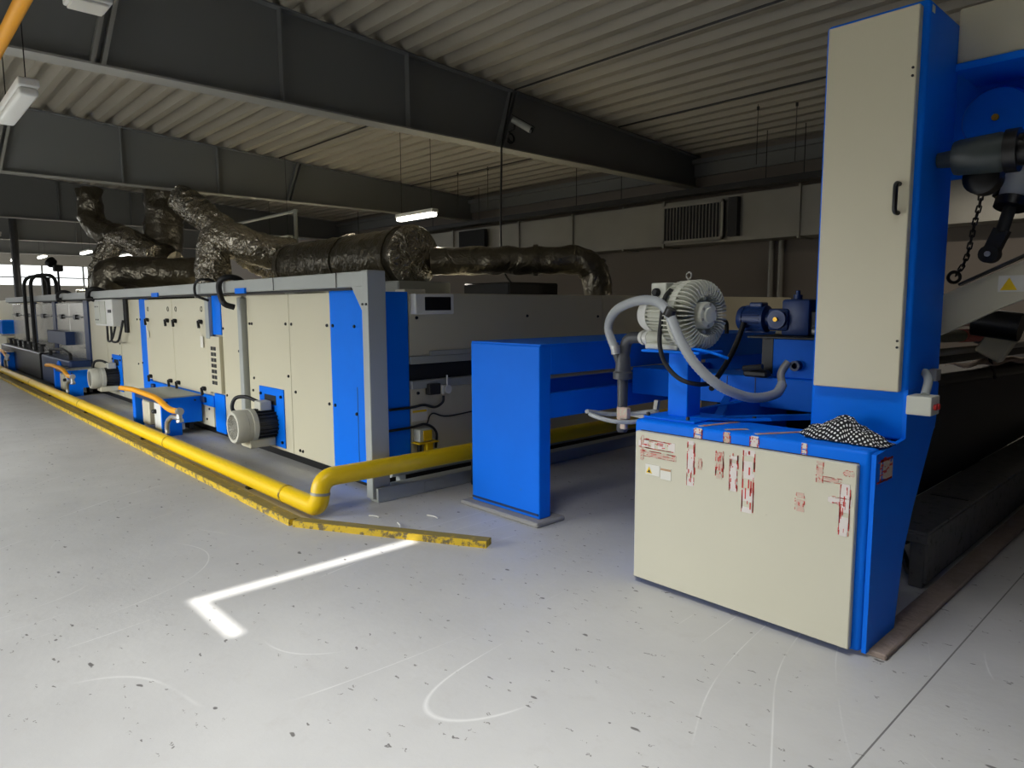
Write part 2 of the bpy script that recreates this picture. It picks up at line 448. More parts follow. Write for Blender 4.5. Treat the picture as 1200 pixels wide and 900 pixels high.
# ------------------------------------------------------------------ roof beams
def beam(x, label, zb=3.86, taper=True, posts=(), splices=((1.78, 2.03), (6.85, 7.12))):
    t = thing('roof_beam', label, 'beam', (x, 5, zb), 'steel roof beams across the hall')
    w = 0.008
    zt = lambda y: zroof(y) - 0.012
    mb = MB(); mb.prism([(x - w, YF + .02, zb), (x - w, YB - .02, zb), (x - w, YB - .02, zt(YB)), (x - w, YF + .02, zt(YF))], (2 * w, 0, 0))
    mb.build('web', BEAMG, t)
    lab(MB().box(x - .12, YF + .02, zb - .02, x + .12, YB - .02, zb).build('bottom_flange', FLANGE, t), 'pale lower flange')
    mb = MB(); mb.prism([(x - .11, YF + .02, zt(YF) - .015), (x - .11, YB - .02, zt(YB) - .015), (x - .11, YB - .02, zt(YB)), (x - .11, YF + .02, zt(YF))], (.22, 0, 0))
    mb.build('top_flange', BEAMG, t)
    for y in posts:
        MB().box(x + w, y - .008, zb, x + .1, y + .008, zt(y) - .015).build('stiffener', BEAMG, t)
    for ya, yb in splices:
        for s in (-1, 1):
            mb = MB(); o = 0.045 * s
            mb.prism([(x + w, ya + o - .02, zb), (x + w, ya + o + .02, zb), (x + w, yb + o + .02, zt(yb) - .016), (x + w, yb + o - .02, zt(yb) - .016)], (.1, 0, 0))
            mb.build('splice_plate', FLANGE if ya < 3 else BEAMG, t)
    return t
beam(-7.66, 'nearest grey steel roof beam, with a camera fixed on its web', posts=(3.6, 5.28))
beam(-14.42, 'second grey steel roof beam, crossing behind the hanging batten light', posts=(3.66, 5.38))
beam(-21.4, 'third roof beam, dark, crossing above the dark foil ducts at far left', posts=(3.9, 5.6))
beam(-28.2, 'fourth roof beam, dark, beyond the black column at far left', posts=(3.9, 5.6), splices=())
beam(-35.0, 'farthest brown-looking roof beam in front of the bright glazing', posts=(), splices=())
# black eaves trim along the back wall
structure('trim_2', MB().box(XL, YB - .16, 4.28, XR, YB - .0, 4.36).box(XL, YB - .08, 4.05, XR, YB, 4.28), BEAMG)
cy_ = atx(19, 310, -27.6).y
tag(MB().tube([(-27.6, cy_, 0), (-27.6, cy_, zroof(cy_) + .02)], 0.11, 8).build('steel_column', IRON), 'black steel column standing at far left before the glazing', 'column')

# ------------------------------------------------------------------ services on the back wall
t = thing('air_duct', 'rectangular sheet metal air duct along the back wall', 'duct', (-8, 11.75, 2.76))
xs = [-24, -20.5, -17, -14.6, -12.1, -10.4, -9.0, -8.02, -5.35, -2, 2]
for a, b in zip(xs, xs[1:]):
    dpt = 11.5 if (a, b) != (-9.0, -8.02) else 11.46
    MB().box(a + .012, dpt, 2.74, b - .012, 11.99, 3.56, 0.006, 1).build('duct_section', GALV, t)
    MB().box(b - .02, 11.46, 2.71, b + .02, 11.99, 3.59).build('flange_joint', GALV, t)
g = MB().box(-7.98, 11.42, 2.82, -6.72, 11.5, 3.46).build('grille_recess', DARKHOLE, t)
mb = MB().box(-8.0, 11.39, 2.78, -6.7, 11.42, 2.83).box(-8.0, 11.39, 3.44, -6.7, 11.42, 3.49).box(-8.0, 11.39, 2.78, -7.95, 11.42, 3.49).box(-6.75, 11.39, 2.78, -6.7, 11.42, 3.49)
mb.build('grille_frame', GALV, t)
for i in range(17):
    x = -7.9 + i * 0.07
    MB().box(x, 11.40, 2.83, x + .015, 11.44, 3.44).build('grille_slat', GALV, t)
MB().box(-6.6, 11.38, 2.82, -6.42, 11.5, 3.5).build('shade_block', IRON, t)  # dark block standing in for a shadow beside the grille
t = thing('cable_tray', 'black cable tray running above the wall air duct', 'cable tray', (-8, 11.2, 3.62))
MB().box(-24, 11.15, 3.60, 2, 11.4, 3.62).box(-24, 11.15, 3.62, 2, 11.165, 3.70).box(-24, 11.385, 3.62, 2, 11.4, 3.70).build('tray', IRON, t)
mb = MB()
for i in range(5): mb.tube([(-24, 11.19 + i * .045, 3.65 + .02 * (i % 2)), (2, 11.19 + i * .045, 3.65 + .02 * (i % 2))], 0.02, 6)
mb.build('cables', BLACK, t)
for x in (-19, -15.2, -13.3, -10.1, -8.9, -5.85, -5.2, -3):
    MB().tube([(x, 11.27, 3.6), (x, 11.27, zroof(11.27) + .02)], 0.008, 6).build('hanger_rod', IRON, t)
for i, x in enumerate((-6.02, -5.84)):
    tag(MB().tube([(x, 11.9, 0), (x, 11.9, 2.73)], 0.045, 12).build('wall_pipe', GALV, None, 40),
        ('left' if i == 0 else 'right') + ' one of two upright steel pipes on the back wall', 'pipe', 'upright pipes on the back wall')
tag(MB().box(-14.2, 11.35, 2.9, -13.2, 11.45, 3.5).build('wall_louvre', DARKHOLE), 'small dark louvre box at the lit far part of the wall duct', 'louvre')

# ------------------------------------------------------------------ lights hung from the roof
def batten(x, y, z, L, lit, label, group, hang=True):
    t = thing('fluorescent_light', label, 'ceiling light', (x, y, z), group)
    MB().box(x - L / 2, y - .06, z + .03, x + L / 2, y + .06, z + .085, .01, 2).build('housing', WHITEP, t)
    mb = MB().box(x - L / 2 + .02, y - .055, z - .025, x + L / 2 - .02, y + .055, z + .03, .02, 3)
    mb.build('diffuser', TUBE if lit else WHITEP, t, 40)
    if hang:
        for s in (-1, 1):
            MB().tube([(x + s * L * .4, y, z + .085), (x + s * L * .4, y, zroof(y) + .02)], 0.004, 6).build('hanger_wire', IRON, t)
    if lit:
        d = bpy.data.lights.new('fluorescent_or_added_lamp', 'AREA'); d.shape = 'RECTANGLE'; d.size = L; d.size_y = .1; d.energy = 42; d.color = (1, .93, .82)
        o = bpy.data.objects.new('fluorescent_or_added_lamp', d); C.objects.link(o); o.location = (x, y, z - .04)
    return t
GL = 'fluorescent battens hung from the roof'
d = bpy.data.lights.new('fluorescent_or_added_lamp', 'AREA'); d.shape = 'RECTANGLE'; d.size = 1.2; d.size_y = .1; d.energy = 16; d.color = (1, .9, .76)  # assumed lamp, unseen and bodiless, added behind the tower to light the wall
o = bpy.data.objects.new('fluorescent_or_added_lamp', d); C.objects.link(o); o.location = (-2.6, 10.2, 3.3)
batten(-6.08, 0.9, 3.0, 1.05, False, 'unlit white batten light hung on two wires at upper left', GL)
batten(-8.75, 6.18, 2.93, .95, True, 'brightest lit batten light above the round duct end cap', GL)
batten(-14.6, 6.7, 3.02, 1.1, True, 'lit batten light seen just over the round foil duct, left of the grey stand pipe', GL)
for x, y, z, lb in ((-30, 4.85, 3.42, 'upper far lit batten light left of the dark ducts'), (-30.5, 4.1, 3.32, 'middle far lit batten light left of the dark ducts'),
                    (-32, 3.7, 3.25, 'lowest far lit batten light near the black column'), (-22.2, 2.62, 3.42, 'unlit batten light beside the black column at far left'),
                    (-25, 5.2, 3.3, 'lit batten light glimpsed left of the dark foil ducts'), (-25, 6.3, 3.25, 'lit batten light glimpsed through the dark foil ducts')):
    batten(x, y, z, 1.2, 'unlit' not in lb, lb, GL)
t = thing('floodlight', 'square white floodlight at the top left edge below the beam', 'ceiling light', tuple(at(103, 8, 4.9)))
c = at(103, 6, 4.9)
MB().box(c.x - .13, c.y - .13, c.z, c.x + .13, c.y + .13, c.z + .05, .012, 2).build('housing', WHITEP, t)
lab(MB().box(c.x - .11, c.y - .11, c.z - .02, c.x + .11, c.y + .11, c.z + .0, .008, 2).build('lens', PAPER, t), 'dull square lens')
MB().tube([(c.x, c.y, c.z + .05), (c.x, c.y, zroof(c.y) + .02)], .012, 8).build('stem', IRON, t)
def sensor(x, y, label):
    z = zroof(y)
    t = thing('ceiling_sensor', label, 'sensor', (x, y, z - .12), 'sensors under the roof sheets')
    MB().box(x - .1, y - .01, z - .05, x - .08, y + .01, z + .01).box(x + .08, y - .01, z - .05, x + .1, y + .01, z + .01).box(x - .1, y - .02, z - .06, x + .1, y + .02, z - .05).build('bracket', IRON, t)
    MB().lathe((x, y, z - .06), (0, 0, -1), [(0, .06), (.02, .075), (.04, .075), (.05, .04), (.085, .035), (.09, .0)], 16).build('sensor_head', WHITEP, t, 40)
p = aty(428, 168, 6.2); sensor(-10.2, 6.1, 'small round sensor under the roof between first and second beam')
sensor(-4.3, 5.3, 'small round sensor under the roof right of the near beam')
# thin conduits under the roof
def conduit(pts, label, r=.014):
    tag(MB().tube(pts, r, 8).build('conduit', IRON, None, 40), label, 'conduit', 'thin conduits under the roof sheets')
conduit([(-7.5, 7.05, zroof(7.05) - .03), (-2.0, 5.35, zroof(5.35) - .03), (4.5, 4.6, zroof(4.6) - .03)][:1] + [(4.5, 7.05, zroof(7.05) - .03)], 'thin dark conduit under the roof starting at the slanted beam splice')
conduit([(-7.5, 9.4, zroof(9.4) - .03), (4.5, 9.4, zroof(9.4) - .03)], 'thin dark conduit under the roof passing left of the tall tower')
conduit([(-14.2, 6.6, zroof(6.6) - .03), (-7.9, 6.6, zroof(6.6) - .03)], 'thin dark conduit between first and second beam, near the sensor')
conduit([(-14.2, 9.9, zroof(9.9) - .05), (-7.9, 9.9, zroof(9.9) - .05)], 'thin dark conduit between the beams near the back wall')
for x, y in ((-5.35, 10.0), (-4.85, 10.2), (-11.5, 10.0), (-12.4, 9.9)):
    tag(MB().tube([(x, y, 3.7), (x, y, zroof(y) + .03)], .006, 6).lathe((x, y, zroof(y) - .05), (0, 0, 1), [(0, .02), (.05, .02)], 8).build('hanger_rod', IRON),
        'thin hanger rod below the roof in front of the back wall, ' + ('left of the tower' if x > -8 else 'beyond the near beam'), 'rod', 'hanger rods below the roof')
# orange-yellow gas pipe overhead at the upper left corner
t = thing('overhead_pipe', 'orange-yellow gas pipe crossing the upper left corner overhead', 'pipe', (-5.3, .76, 3.25))
MB().tube([(-9.5, .76, 3.25), (-3.4, .76, 3.25)], .038, 16).build('pipe', ORANGE, t, 40)
for x in (-8.4, -6.0, -4.2):
    MB().torus((x, .76, 3.25), (1, 0, 0), .045, .006, 16, 6).tube([(x, .76, 3.29), (x, .76, zroof(.76) + .02)], .006, 6).build('pipe_hanger', IRON, t)
# security camera and cable drop on the near beam
t = thing('security_camera', 'grey bullet camera on the web of the near roof beam', 'camera', (-7.6, 7.3, 4.2))
a = atx(601, 140, -7.47); b = atx(622, 152, -7.25)
MB().cyl(a, b, .045, .05, 14).build('camera_body', GREYP, t, 40)
d = (b - a).normalized()
MB().cyl(b - d * .01, b + d * .03, .04, .042, 14).build('lens_hood', BLACKP, t, 40)
MB().bar(a + V((0, 0, .055)), b + d * .06 + V((0, 0, .06)), .1, .012).build('sunshield', IRON, t)
MB().tube([a + d * .05, a + d * .05 + V((-.04, 0, -.1)), (-7.652, a.y - .02, a.z - .2)], .014, 8).build('arm', IRON, t)
q = atx(598, 162, -7.6)
MB().torus((-7.6, q.y, q.z), (1, 0, 0), .07, .012, 20, 6).torus((-7.58, q.y, q.z), (1, 0, .2), .06, .01, 20, 6).build('cable_coil', BLACK, t)
pts = [(-7.52, 7.0, 4.62), (-7.52, 6.82, 3.92), (-7.5, 6.78, 3.6), (-7.5, 6.76, 2.6), (-7.48, 6.8, 2.1), (-7.3, 6.9, 1.85), (-7.1, 7.0, 1.76)]
tag(MB().tube(spline(pts, 6), .014, 8).build('drop_cable', BLACK, None, 60), 'black cable dropping from the near beam to the machine top', 'cable')

# ------------------------------------------------------------------ drying machine, section by section
YM, YE, ZT = 3.12, 10.9, 1.73
PLY = YM + .03
def screws(root, pts, y=None, x=None):
    for p in pts:
        if x is None: MB().cyl((p[0], y, p[1]), (p[0], y - .012, p[1]), .016, .013, 8).build('screw', BLACKP, root)
        else: MB().cyl((x, p[0], p[1]), (x + .012, p[0], p[1]), .016, .013, 8).build('screw', BLACKP, root)
def panel(root, x0, x1, z0, z1, mat=CREAM, name='panel', y=YM, th=.035, bev=.006):
    return MB().box(x0 + .004, y, z0, x1 - .004, y + th, z1, bev, 2).build(name, mat, root)

def plinth_body(t, x0, x1):
    MB().box(x0, PLY, .12, x1, YE, ZT - .01).build('body', CREAM, t)
    lab(MB().box(x0, YM + .07, 0, x1, YE - .1, .12).build('plinth', BLACKP, t), 'black recessed base strip')

def fan_motor(root, x, z, y=YM):
    """motor bolted to the machine wall, axis along y"""
    pl = MB().box(x - .30, y - .012, z - .24, x + .30, y, z + .38, .004, 1).build('motor_plate', BLUE, root)
    r = .158
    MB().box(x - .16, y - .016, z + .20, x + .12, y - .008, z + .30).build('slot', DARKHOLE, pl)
    for sx in (-.25, .25):
        for sz in (-.18, .3):
            MB().cyl((x + sx, y - .01, z + sz), (x + sx, y - .03, z + sz), .016, seg=8).build('bolt', BLACKP, pl)
    body = MB().lathe((x, y - .01, z), (0, -1, 0), [(0, r * .95), (.22, r * .95)], 28)
    for k in range(22):
        a = 2 * math.pi * k / 22
        c, s_ = math.cos(a), math.sin(a)
        p0 = V((x + c * r * .98, y - .01, z + s_ * r * .98)); p1 = p0 + V((0, -.21, 0))
        body.bar(p0, p1, .03, .012, up=V((-s_, 0, c)))
    bo = body.build('motor_body', IRON, root, 30)
    fc = MB().lathe((x, y - .22, z), (0, -1, 0), [(0, r * .9), (.0, r * 1.1), (.05, r * 1.12), (.055, r * 1.08), (.10, r * 1.08), (.105, r * 1.1), (.19, r * 1.1), (.215, r * 1.02), (.215, r * .84), (.17, r * .8), (.17, .01)], 36).build('fan_cover', MOTORG, root, 30)
    gr = MB()
    for k in range(5): gr.torus((x, y - .425, z), (0, 1, 0), r * (.16 + .16 * k), .0035, 24, 5)
    for k in range(8):
        a = math.pi * k / 8; gr.bar((x - math.cos(a) * r * .84, y - .425, z - math.sin(a) * r * .84), (x + math.cos(a) * r * .84, y - .425, z + math.sin(a) * r * .84), .005, .005, up=V((0, 1, 0)))
    gr.build('fan_grille', GALV, fc)
    tb = MB().box(x - .075, y - .17, z + r * .9, x + .075, y - .04, z + r + .09, .012, 2).build('terminal_box', MOTORG, root)
    MB().tube(spline([(x - .08, y - .12, z + r + .07), (x - .2, y - .2, z + r + .12), (x - .3, y - .28, z + r + .1), (x - .33, y - .3, z + r - .02), (x - .3, y - .2, z + .05)], 6), .02, 10).build('motor_cable', BLACK, root, 60)
    MB().box(x - .14, y - .3, z - r - .07, x + .1, y - .02, z - r + .02, .01, 1).build('motor_foot', CREAM, root)

# --- end section (nearest): three cream panels, blue corner and the end wall
X1 = -5.15
t = thing('drying_oven_section', 'nearest cream machine section with blue corner, grey fan motor and end wall', 'machine', (-6.8, 7, 0), 'cream sections of the long drying machine')
plinth_body(t, -8.45, X1 - .04)
p1 = panel(t, -8.45, -7.83, .1, ZT)
screws(p1, [(-8.40, 1.35), (-8.38, .55), (-7.95, 1.1)], YM)
MB().box(-7.82, YM - .06, .12, -7.72, YM + .02, ZT - .02, .012, 2).build('door_edge_rib', GREYP, t)
p2 = panel(t, -7.70, -6.65, .1, ZT)
screws(p2, [(-7.62, 1.42), (-7.56, 1.42), (-7.56, .82), (-7.6, .68), (-6.72, 1.43), (-6.70, .9)], YM)
p3 = panel(t, -6.65, -5.80, .1, ZT)
screws(p3, [(-6.59, 1.43), (-6.55, .75), (-5.86, 1.43), (-5.86, .70), (-6.5, .16), (-6.44, .16)], YM)
bp = lab(panel(t, -5.80, X1, .06, ZT + .02, BLUE, 'corner_panel', YM - .006), 'bright blue corner panel')
screws(bp, [(-5.74, 1.43), (-5.36, 1.43), (-5.74, .70), (-5.36, .66), (-5.34, .2)], YM - .006)
MB().box(-5.345, YM - .008, .08, -5.338, YM - .004, .9).build('seam', DKBLUE, bp)
fan_motor(t, -7.12, .37)
# end wall, normal +x
XE = X1
lab(MB().box(XE - .04, YM + .02, .1, XE, 3.53, ZT, .006, 2).build('end_corner_strip', BLUE, t), 'blue upright strip of the end wall')
u1 = MB().box(XE - .04, 3.54, 1.16, XE, 6.2, ZT - .015, .006, 2).build('end_upper_panel', CREAM, t)
u2 = MB().box(XE - .04, 6.21, 1.16, XE, 8.6, ZT - .015, .006, 2).build('end_upper_panel', CREAM, t)
u3 = MB().box(XE - .04, 8.61, 1.16, XE, YE, ZT - .015, .006, 2).build('end_upper_panel', CREAM, t)
screws(u1, [(5.0, 1.5), (6.12, 1.48), (3.62, 1.5)], x=XE); screws(u2, [(6.3, 1.48), (8.5, 1.48)], x=XE)
MB().box(XE - .02, 3.54, 1.085, XE + .02, YE, 1.155, .006, 1).box(XE - .0, 3.75, 1.155, XE + .03, YE, 1.20, .006, 1).build('upper_lip', GREYP, t)
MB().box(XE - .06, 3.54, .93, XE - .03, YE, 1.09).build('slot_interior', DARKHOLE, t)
MB().box(XE - .06, 3.54, .86, XE + .03, YE, .935, .006, 1).build('lower_lip', GREYP, t)
l1 = MB().box(XE - .04, 3.54, .12, XE, 5.1, .86, .006, 2).build('end_lower_panel', CREAM, t)
l2 = MB().box(XE - .04, 5.11, .12, XE, 7.2, .86, .006, 2).build('end_lower_panel', CREAM, t)
l3 = MB().box(XE - .04, 7.21, .12, XE, YE, .86, .006, 2).build('end_lower_panel', CREAM, t)
screws(l1, [(3.62, .82), (4.9, .6)], x=XE)
ds = lab(MB().box(XE, 3.55, 1.53, XE + .09, 3.98, 1.715, .012, 2).build('display_unit', WHITEP, t), 'white display unit with black screen')
MB().box(XE + .088, 3.65, 1.565, XE + .094, 3.94, 1.685, .004, 1).build('screen', BLACKP, ds)
sw = MB().box(XE, 3.70, .80, XE + .07, 3.83, .90, .006, 1).build('limit_switch', IRON, t)
MB().box(XE + .0, 3.83, .80, XE + .08, 3.86, .88, .004, 1).cyl((XE + .07, 3.9, .86), (XE + .07, 3.9, .97), .008, seg=8).lathe((XE + .04, 3.9, .84), (1, 0, 0), [(0, .04), (.05, .04)], 12).build('switch_lever', WHITEP, sw, 40)
MB().tube(spline([(XE + .05, 3.87, .78), (XE + .05, 3.86, .72), (XE + .04, 3.78, .68), (XE + .03, 3.66, .71), (XE + .02, 3.54, .70), (XE + .02, 3.3, .70)], 6), .012, 8).build('switch_cable', BLACK, t, 60)
MB().tube(spline([(XE + .02, 3.2, .515), (XE + .03, 3.5, .52), (XE + .03, 3.68, .53), (XE + .05, 3.78, .45), (XE + .04, 3.78, .3)], 6), .012, 8).build('lower_cable', BLACK, t, 60)
MB().tube(spline([(XE + .02, 3.70, .53), (XE + .02, 3.76, .62), (XE + .015, 3.95, .575), (XE + .015, 4.4, .60)], 6), .007, 6).build('thin_cable', BLACK, t, 60)
lb = MB().box(XE, 3.545, .565, XE + .003, 3.72, .675).build('information_label', PAPER, t)
MB().box(XE + .003, 3.555, .645, XE + .004, 3.71, .665).build('label_stripe', WARNY, lb)
jb = MB().box(XE + .0, 3.56, .385, XE + .1, 3.70, .50, .008, 2).build('junction_box', OFFW, t)
MB().box(XE + .101, 3.60, .395, XE + .108, 3.69, .49).build('yellow_cover', YEL, jb)
MB().box(XE + .0, 3.54, .37, XE + .12, 3.76, .38).box(XE + .04, 3.64, .20, XE + .1, 3.71, .37, .005, 1).build('yellow_bracket', YEL, t)
MB().cyl((XE + .05, 3.59, .2), (XE + .05, 3.59, .37), .022, seg=10).build('plug', BLACK, t)

# --- section with the two doors
def handle(door, x, z, key=False):
    h = MB().lathe((x, YM - .03, z), (0, -1, 0), [(0, .028), (.02, .028), (.03, .02), (.04, .02)], 12)
    h.bar((x - .02, YM - .075, z + .01), (x + .035, YM - .085, z - .07), .022, .03, up=V((0, -1, 0)))
    h.box(x - .03, YM - .075, z - .02, x + .02, YM - .04, z + .03, .006, 1)
    h.build('handle', BLACKP, door, 40)
def door_section(x0, labels, mat=CREAM, full=True):
    t = thing('drying_oven_section', labels, 'machine', (x0 - 1.7, 7, 0), 'cream sections of the long drying machine')
    plinth_body(t, x0 - 3.35, x0)
    return t
t = door_section(-8.45, 'middle cream machine section with two latched doors between blue posts')
lab(panel(t, -11.80, -11.43, .06, ZT, BLUE, 'left_post', YM - .006), 'blue post left of the doors')
screws(t, [(-11.77, 1.42), (-11.77, .75)], YM - .006)
for x0, x1, tags in ((-11.42, -10.17, (True, False)), (-10.16, -8.86, (False, True))):
    dr = MB().box(x0, YM - .03, .53, x1, YM + .01, ZT - .01, .012, 2).build('door', CREAM, t)
    for xx in (x0 + .16, x1 - .16):
        handle(dr, xx, 1.42); handle(dr, xx, .58)
        MB().torus((xx, YM - .03, 1.58), (0, 1, 0), .03, .006, 14, 5).build('latch_eye', BLACKP, dr)
    if tags[0]: MB().box(x0 + .13, YM - .05, 1.16, x0 + .19, YM - .045, 1.26).tube([(x0 + .16, YM - .05, 1.26), (x0 + .16, YM - .08, 1.38)], .003, 4).build('key_tag', PAPER, dr)
    if tags[1]: MB().box(x1 - .2, YM - .05, 1.10, x1 - .11, YM - .045, 1.24).tube([(x1 - .16, YM - .05, 1.24), (x1 - .16, YM - .08, 1.38)], .003, 4).build('key_tag', PAPER, dr)
lab(MB().box(-11.43, YM - .02, .36, -8.8, YM + .02, .5, .006, 1).build('sill_rail', BLUE, t), 'blue rail under the doors')
for x in (-11.2, -10.5, -9.8, -9.1): MB().box(x - .06, YM - .06, .40, x + .06, YM - .02, .47, .008, 1).build('rail_catch', DKBLUE, t)
lp = panel(t, -11.42, -8.86, .1, .36, CREAM, 'lower_panel')
screws(lp, [(-9.0, .32), (-9.1, .18)], YM)
lab(MB().box(-8.86, YM - .05, 1.22, -8.74, YM, ZT + .0, .008, 2).build('grey_channel', GREYP, t), 'grey upright channel')
lab(panel(t, -8.74, -8.46, 1.27, ZT + .02, BLUE, 'upper_blue_panel', YM - .006), 'blue panel above the vent')
vp = panel(t, -8.84, -8.46, .56, 1.25, CREAM, 'vent_panel', YM - .04, .06)
for j in range(7):
    for i in range(2):
        x = -8.74 + i * .09; z = .66 + j * .07
        MB().box(x, YM - .043, z, x + .075, YM - .038, z + .045).build('vent_slot', IRON, vp)
lab(panel(t, -8.80, -8.46, .06, .54, BLUE, 'lower_blue_panel', YM - .006), 'blue panel below the vent')

# --- section with the second motor and the white switch box
t = door_section(-11.82, 'cream machine section with white switch box and second fan motor')
pa = panel(t, -12.98, -11.82, .1, ZT); screws(pa, [(-11.95, 1.42), (-12.02, .72)], YM)
pa = panel(t, -13.9, -13.0, .1, ZT); screws(pa, [(-13.05, 1.0), (-13.1, .8)], YM)
pa = panel(t, -15.1, -13.92, .1, ZT)
fan_motor(t, -13.3, .42)
for kx in (-12.42, -12.52):
    MB().box(kx - .02, YM - .05, 1.2, kx + .02, YM - .01, 1.8, .006, 1).build('cable_channel', BLACK, t)
# the switch box sits on the cream section
t = thing('switch_box', 'white electrical switch box high on the cream machine side', 'electrical box', (-13.2, 2.98, 1.28))
MB().box(-13.75, 2.93, 1.30, -12.62, YM, 1.74, .012, 2).build('enclosure', WHITEP, t)
lab(MB().box(-13.72, 2.915, 1.33, -13.38, 2.93, 1.71, .004, 1).build('cover_plate', OFFW, t), 'cover with two screws')
lab(MB().box(-13.34, 2.915, 1.33, -13.02, 2.93, 1.71, .004, 1).build('cover_plate', OFFW, t), 'middle cover plate')
MB().box(-12.86, 2.92, 1.52, -12.68, 2.93, 1.57).build('rating_plate', IRON, t)
for x in (-13.62, -13.48):
    for z in (1.4, 1.62): MB().cyl((x, 2.916, z), (x, 2.905, z), .012, seg=8).build('screw', IRON, t)
for k, (xa, xb) in enumerate(((-13.3, -12.9), (-13.05, -12.5))):
    MB().tube(spline([(xa, 3.0, 1.31), (xa, 3.0, 1.15), (xa + .1, 2.98, 1.05), (xb - .1, 2.98, 1.06), (xb, 3.0, 1.18), (xb, 3.05, 1.4)], 6), .018, 8).build('cable', BLACK, t, 60)

# --- stainless sections further away
def steel_section(x0, x1, label, slots):
    t = thing('steel_oven_section', label, 'machine', ((x0 + x1) / 2, 7, 0), 'stainless sections of the long drying machine')
    MB().box(x1, PLY, .12, x0, YE, ZT - .01).build('body', STEEL, t)
    MB().box(x1, YM + .07, 0, x0, YE - .1, .12).build('plinth', BLACKP, t)
    lab(MB().box(x0 - .34, YM - .03, .06, x0, YM + .03, ZT + .01, .006, 1).build('post', DKBLUE, t), 'dark blue post')
    n = slots; w = (x0 - .36 - x1) / n
    for i in range(n):
        a = x1 + i * w
        pn = MB().box(a + .01, YM - .015, .5, a + w - .01, YM + .01, ZT - .02, .01, 2).build('steel_door', STEEL, t)
        MB().bar((a + .1, YM - .03, 1.42), (a + w - .1, YM - .03, 1.42), .02, .03, up=V((0, -1, 0))).box(a + w * .42, YM - .06, 1.37, a + w * .58, YM - .02, 1.47, .01, 1).build('latch_bar', BLACKP, pn)
    MB().box(x1, YM - .02, .3, x0, YM + .02, .5, .006, 1).build('sill_rail', DKBLUE, t)
    return t
steel_section(-15.1, -18.1, 'nearest stainless machine section beyond the white switch box', 2)
steel_section(-18.1, -20.6, 'stainless machine section beside the black upright cable pipes', 1)
steel_section(-20.6, -24.2, 'farthest bright stainless machine section at the left', 2)
# black upright pipes with bent tops
for i, x in enumerate((-19.5, -20.4)):
    pts = fillet([(x, 2.88, 0), (x, 2.88, 2.36), (x + .5, 3.3, 2.36), (x + .5, 3.3, 1.9)], .28, 6)
    tag(MB().tube(pts, .04, 10).build('cable_riser', BLACK, None, 50), ('nearer' if i == 0 else 'farther') + ' black riser pipe with bent top before the stainless section', 'pipe', 'black risers with bent tops')
t = thing('warning_beacon', 'black beacon on a thin pole above the far machine section', 'beacon', (-19.4, 4.0, 1.73))
q = at(69, 330, 17.2)
MB().tube([(q.x, q.y, 1.73), (q.x, q.y, 2.55)], .025, 8).build('pole', BLACK, t)
MB().box(q.x - .1, q.y - .1, 2.5, q.x + .1, q.y + .1, 2.66, .02, 1).build('base_box', BLACK, t)
MB().lathe((q.x - .1, q.y - .05, 2.66), (-.5, -.4, .5), [(0, .05), (.05, .12), (.16, .13), (.18, .08)], 12).build('lamp_head', BLACKP, t, 40)
# fabric inlet beyond the steel sections
t = thing('fabric_inlet_frame', 'dark inlet machine with cream end box and blue motor at the far left edge', 'machine', (-27, 4, 0))
MB().box(-29.5, 3.3, .9, -25.2, 3.9, 1.85, .02, 1).build('cream_box', CREAM, t)
MB().box(-26.2, 2.9, .85, -24.9, 3.3, 1.25, .03, 1).build('blue_motor', BLUE, t)
MB().box(-26.0, 2.95, .1, -24.6, 3.5, .8, .02, 1).build('base_cabinet', CREAM, t)
for i in range(6):
    MB().tube([(-24.5, 4.0 + i * .25, 1.84 + .09 * i), (-24.5, 9.0, 1.84 + .09 * i)], .05, 10).build('roller', STEEL if i % 2 else IRON, t, 40)
MB().box(-24.6, 8.9, 0, -24.4, 9.1, 2.6).box(-24.6, 3.9, 0, -24.4, 4.1, 2.5).build('roller_frame', IRON, t)
MB().box(-22.6, 6.0, 1.73, -22.4, 8.2, 2.25).build('hood', BLACKP, t)

# grey cable tray rail and post
t = thing('cable_trunking', 'long grey cable channel on a grey post along the machine top', 'frame', (-4.9, 3.0, 0))
MB().box(-24, 2.935, 1.76, -4.90, 3.095, 1.885, .006, 1).build('tray_channel', GREYP, t)
MB().box(-4.925, 2.93, 0.03, -4.83, 3.10, 1.89, .008, 2).build('post', GREYP, t)
mb = MB().prism([(-4.92, 2.94, 1.77), (-5.10, 2.94, 1.77), (-4.92, 2.94, 1.55)], (0, .14, 0)); g = mb.build('gusset', GREYP, t)
for dx in (0, .055): MB().cyl((-4.905 + dx, 2.93, 1.62), (-4.905 + dx, 2.92, 1.62), .01, seg=8).build('bolt', BLACKP, t)
for x in (-6.55, -5.32): MB().box(x - .003, 2.925, 1.76, x + .003, 2.93, 1.885).build('joint_seam', IRON, t)
MB().box(-24, 3.0, 1.74, -5.2, 3.08, 1.775).build('under_strip', BLACK, t)
for x in (-7.35, -10.3): MB().box(x - .13, 2.915, 1.745, x + .13, 2.935, 1.80).build('clamp', BLUE, t)
for i, (x, r, zl) in enumerate(((-8.55, .016, 1.68), (-7.78, .032, 1.60), (-13.9, .04, 1.72), (-16.5, .03, 1.74))):
    pts = spline([(x + .05, 3.2, 1.80), (x + .03, 3.06, 1.915), (x, 2.93, 1.925), (x - .05, 2.885, 1.86), (x - .03, 2.88, 1.75), (x + .03, 2.9, zl + .04), (x + .05, 3.0, zl)], 6)
    lb = ['thin black cable hooked over the grey channel above the doors', 'thick black cable hooked over the grey channel above the grey rib', 'black cable bundle over the grey channel by the switch box',
          'black cable over the channel at the first stainless section'][i]
    tag(MB().tube(pts, r, 10).build('hooked_cable', BLACK, None, 60), lb, 'cable', 'cables hooked over the grey channel')
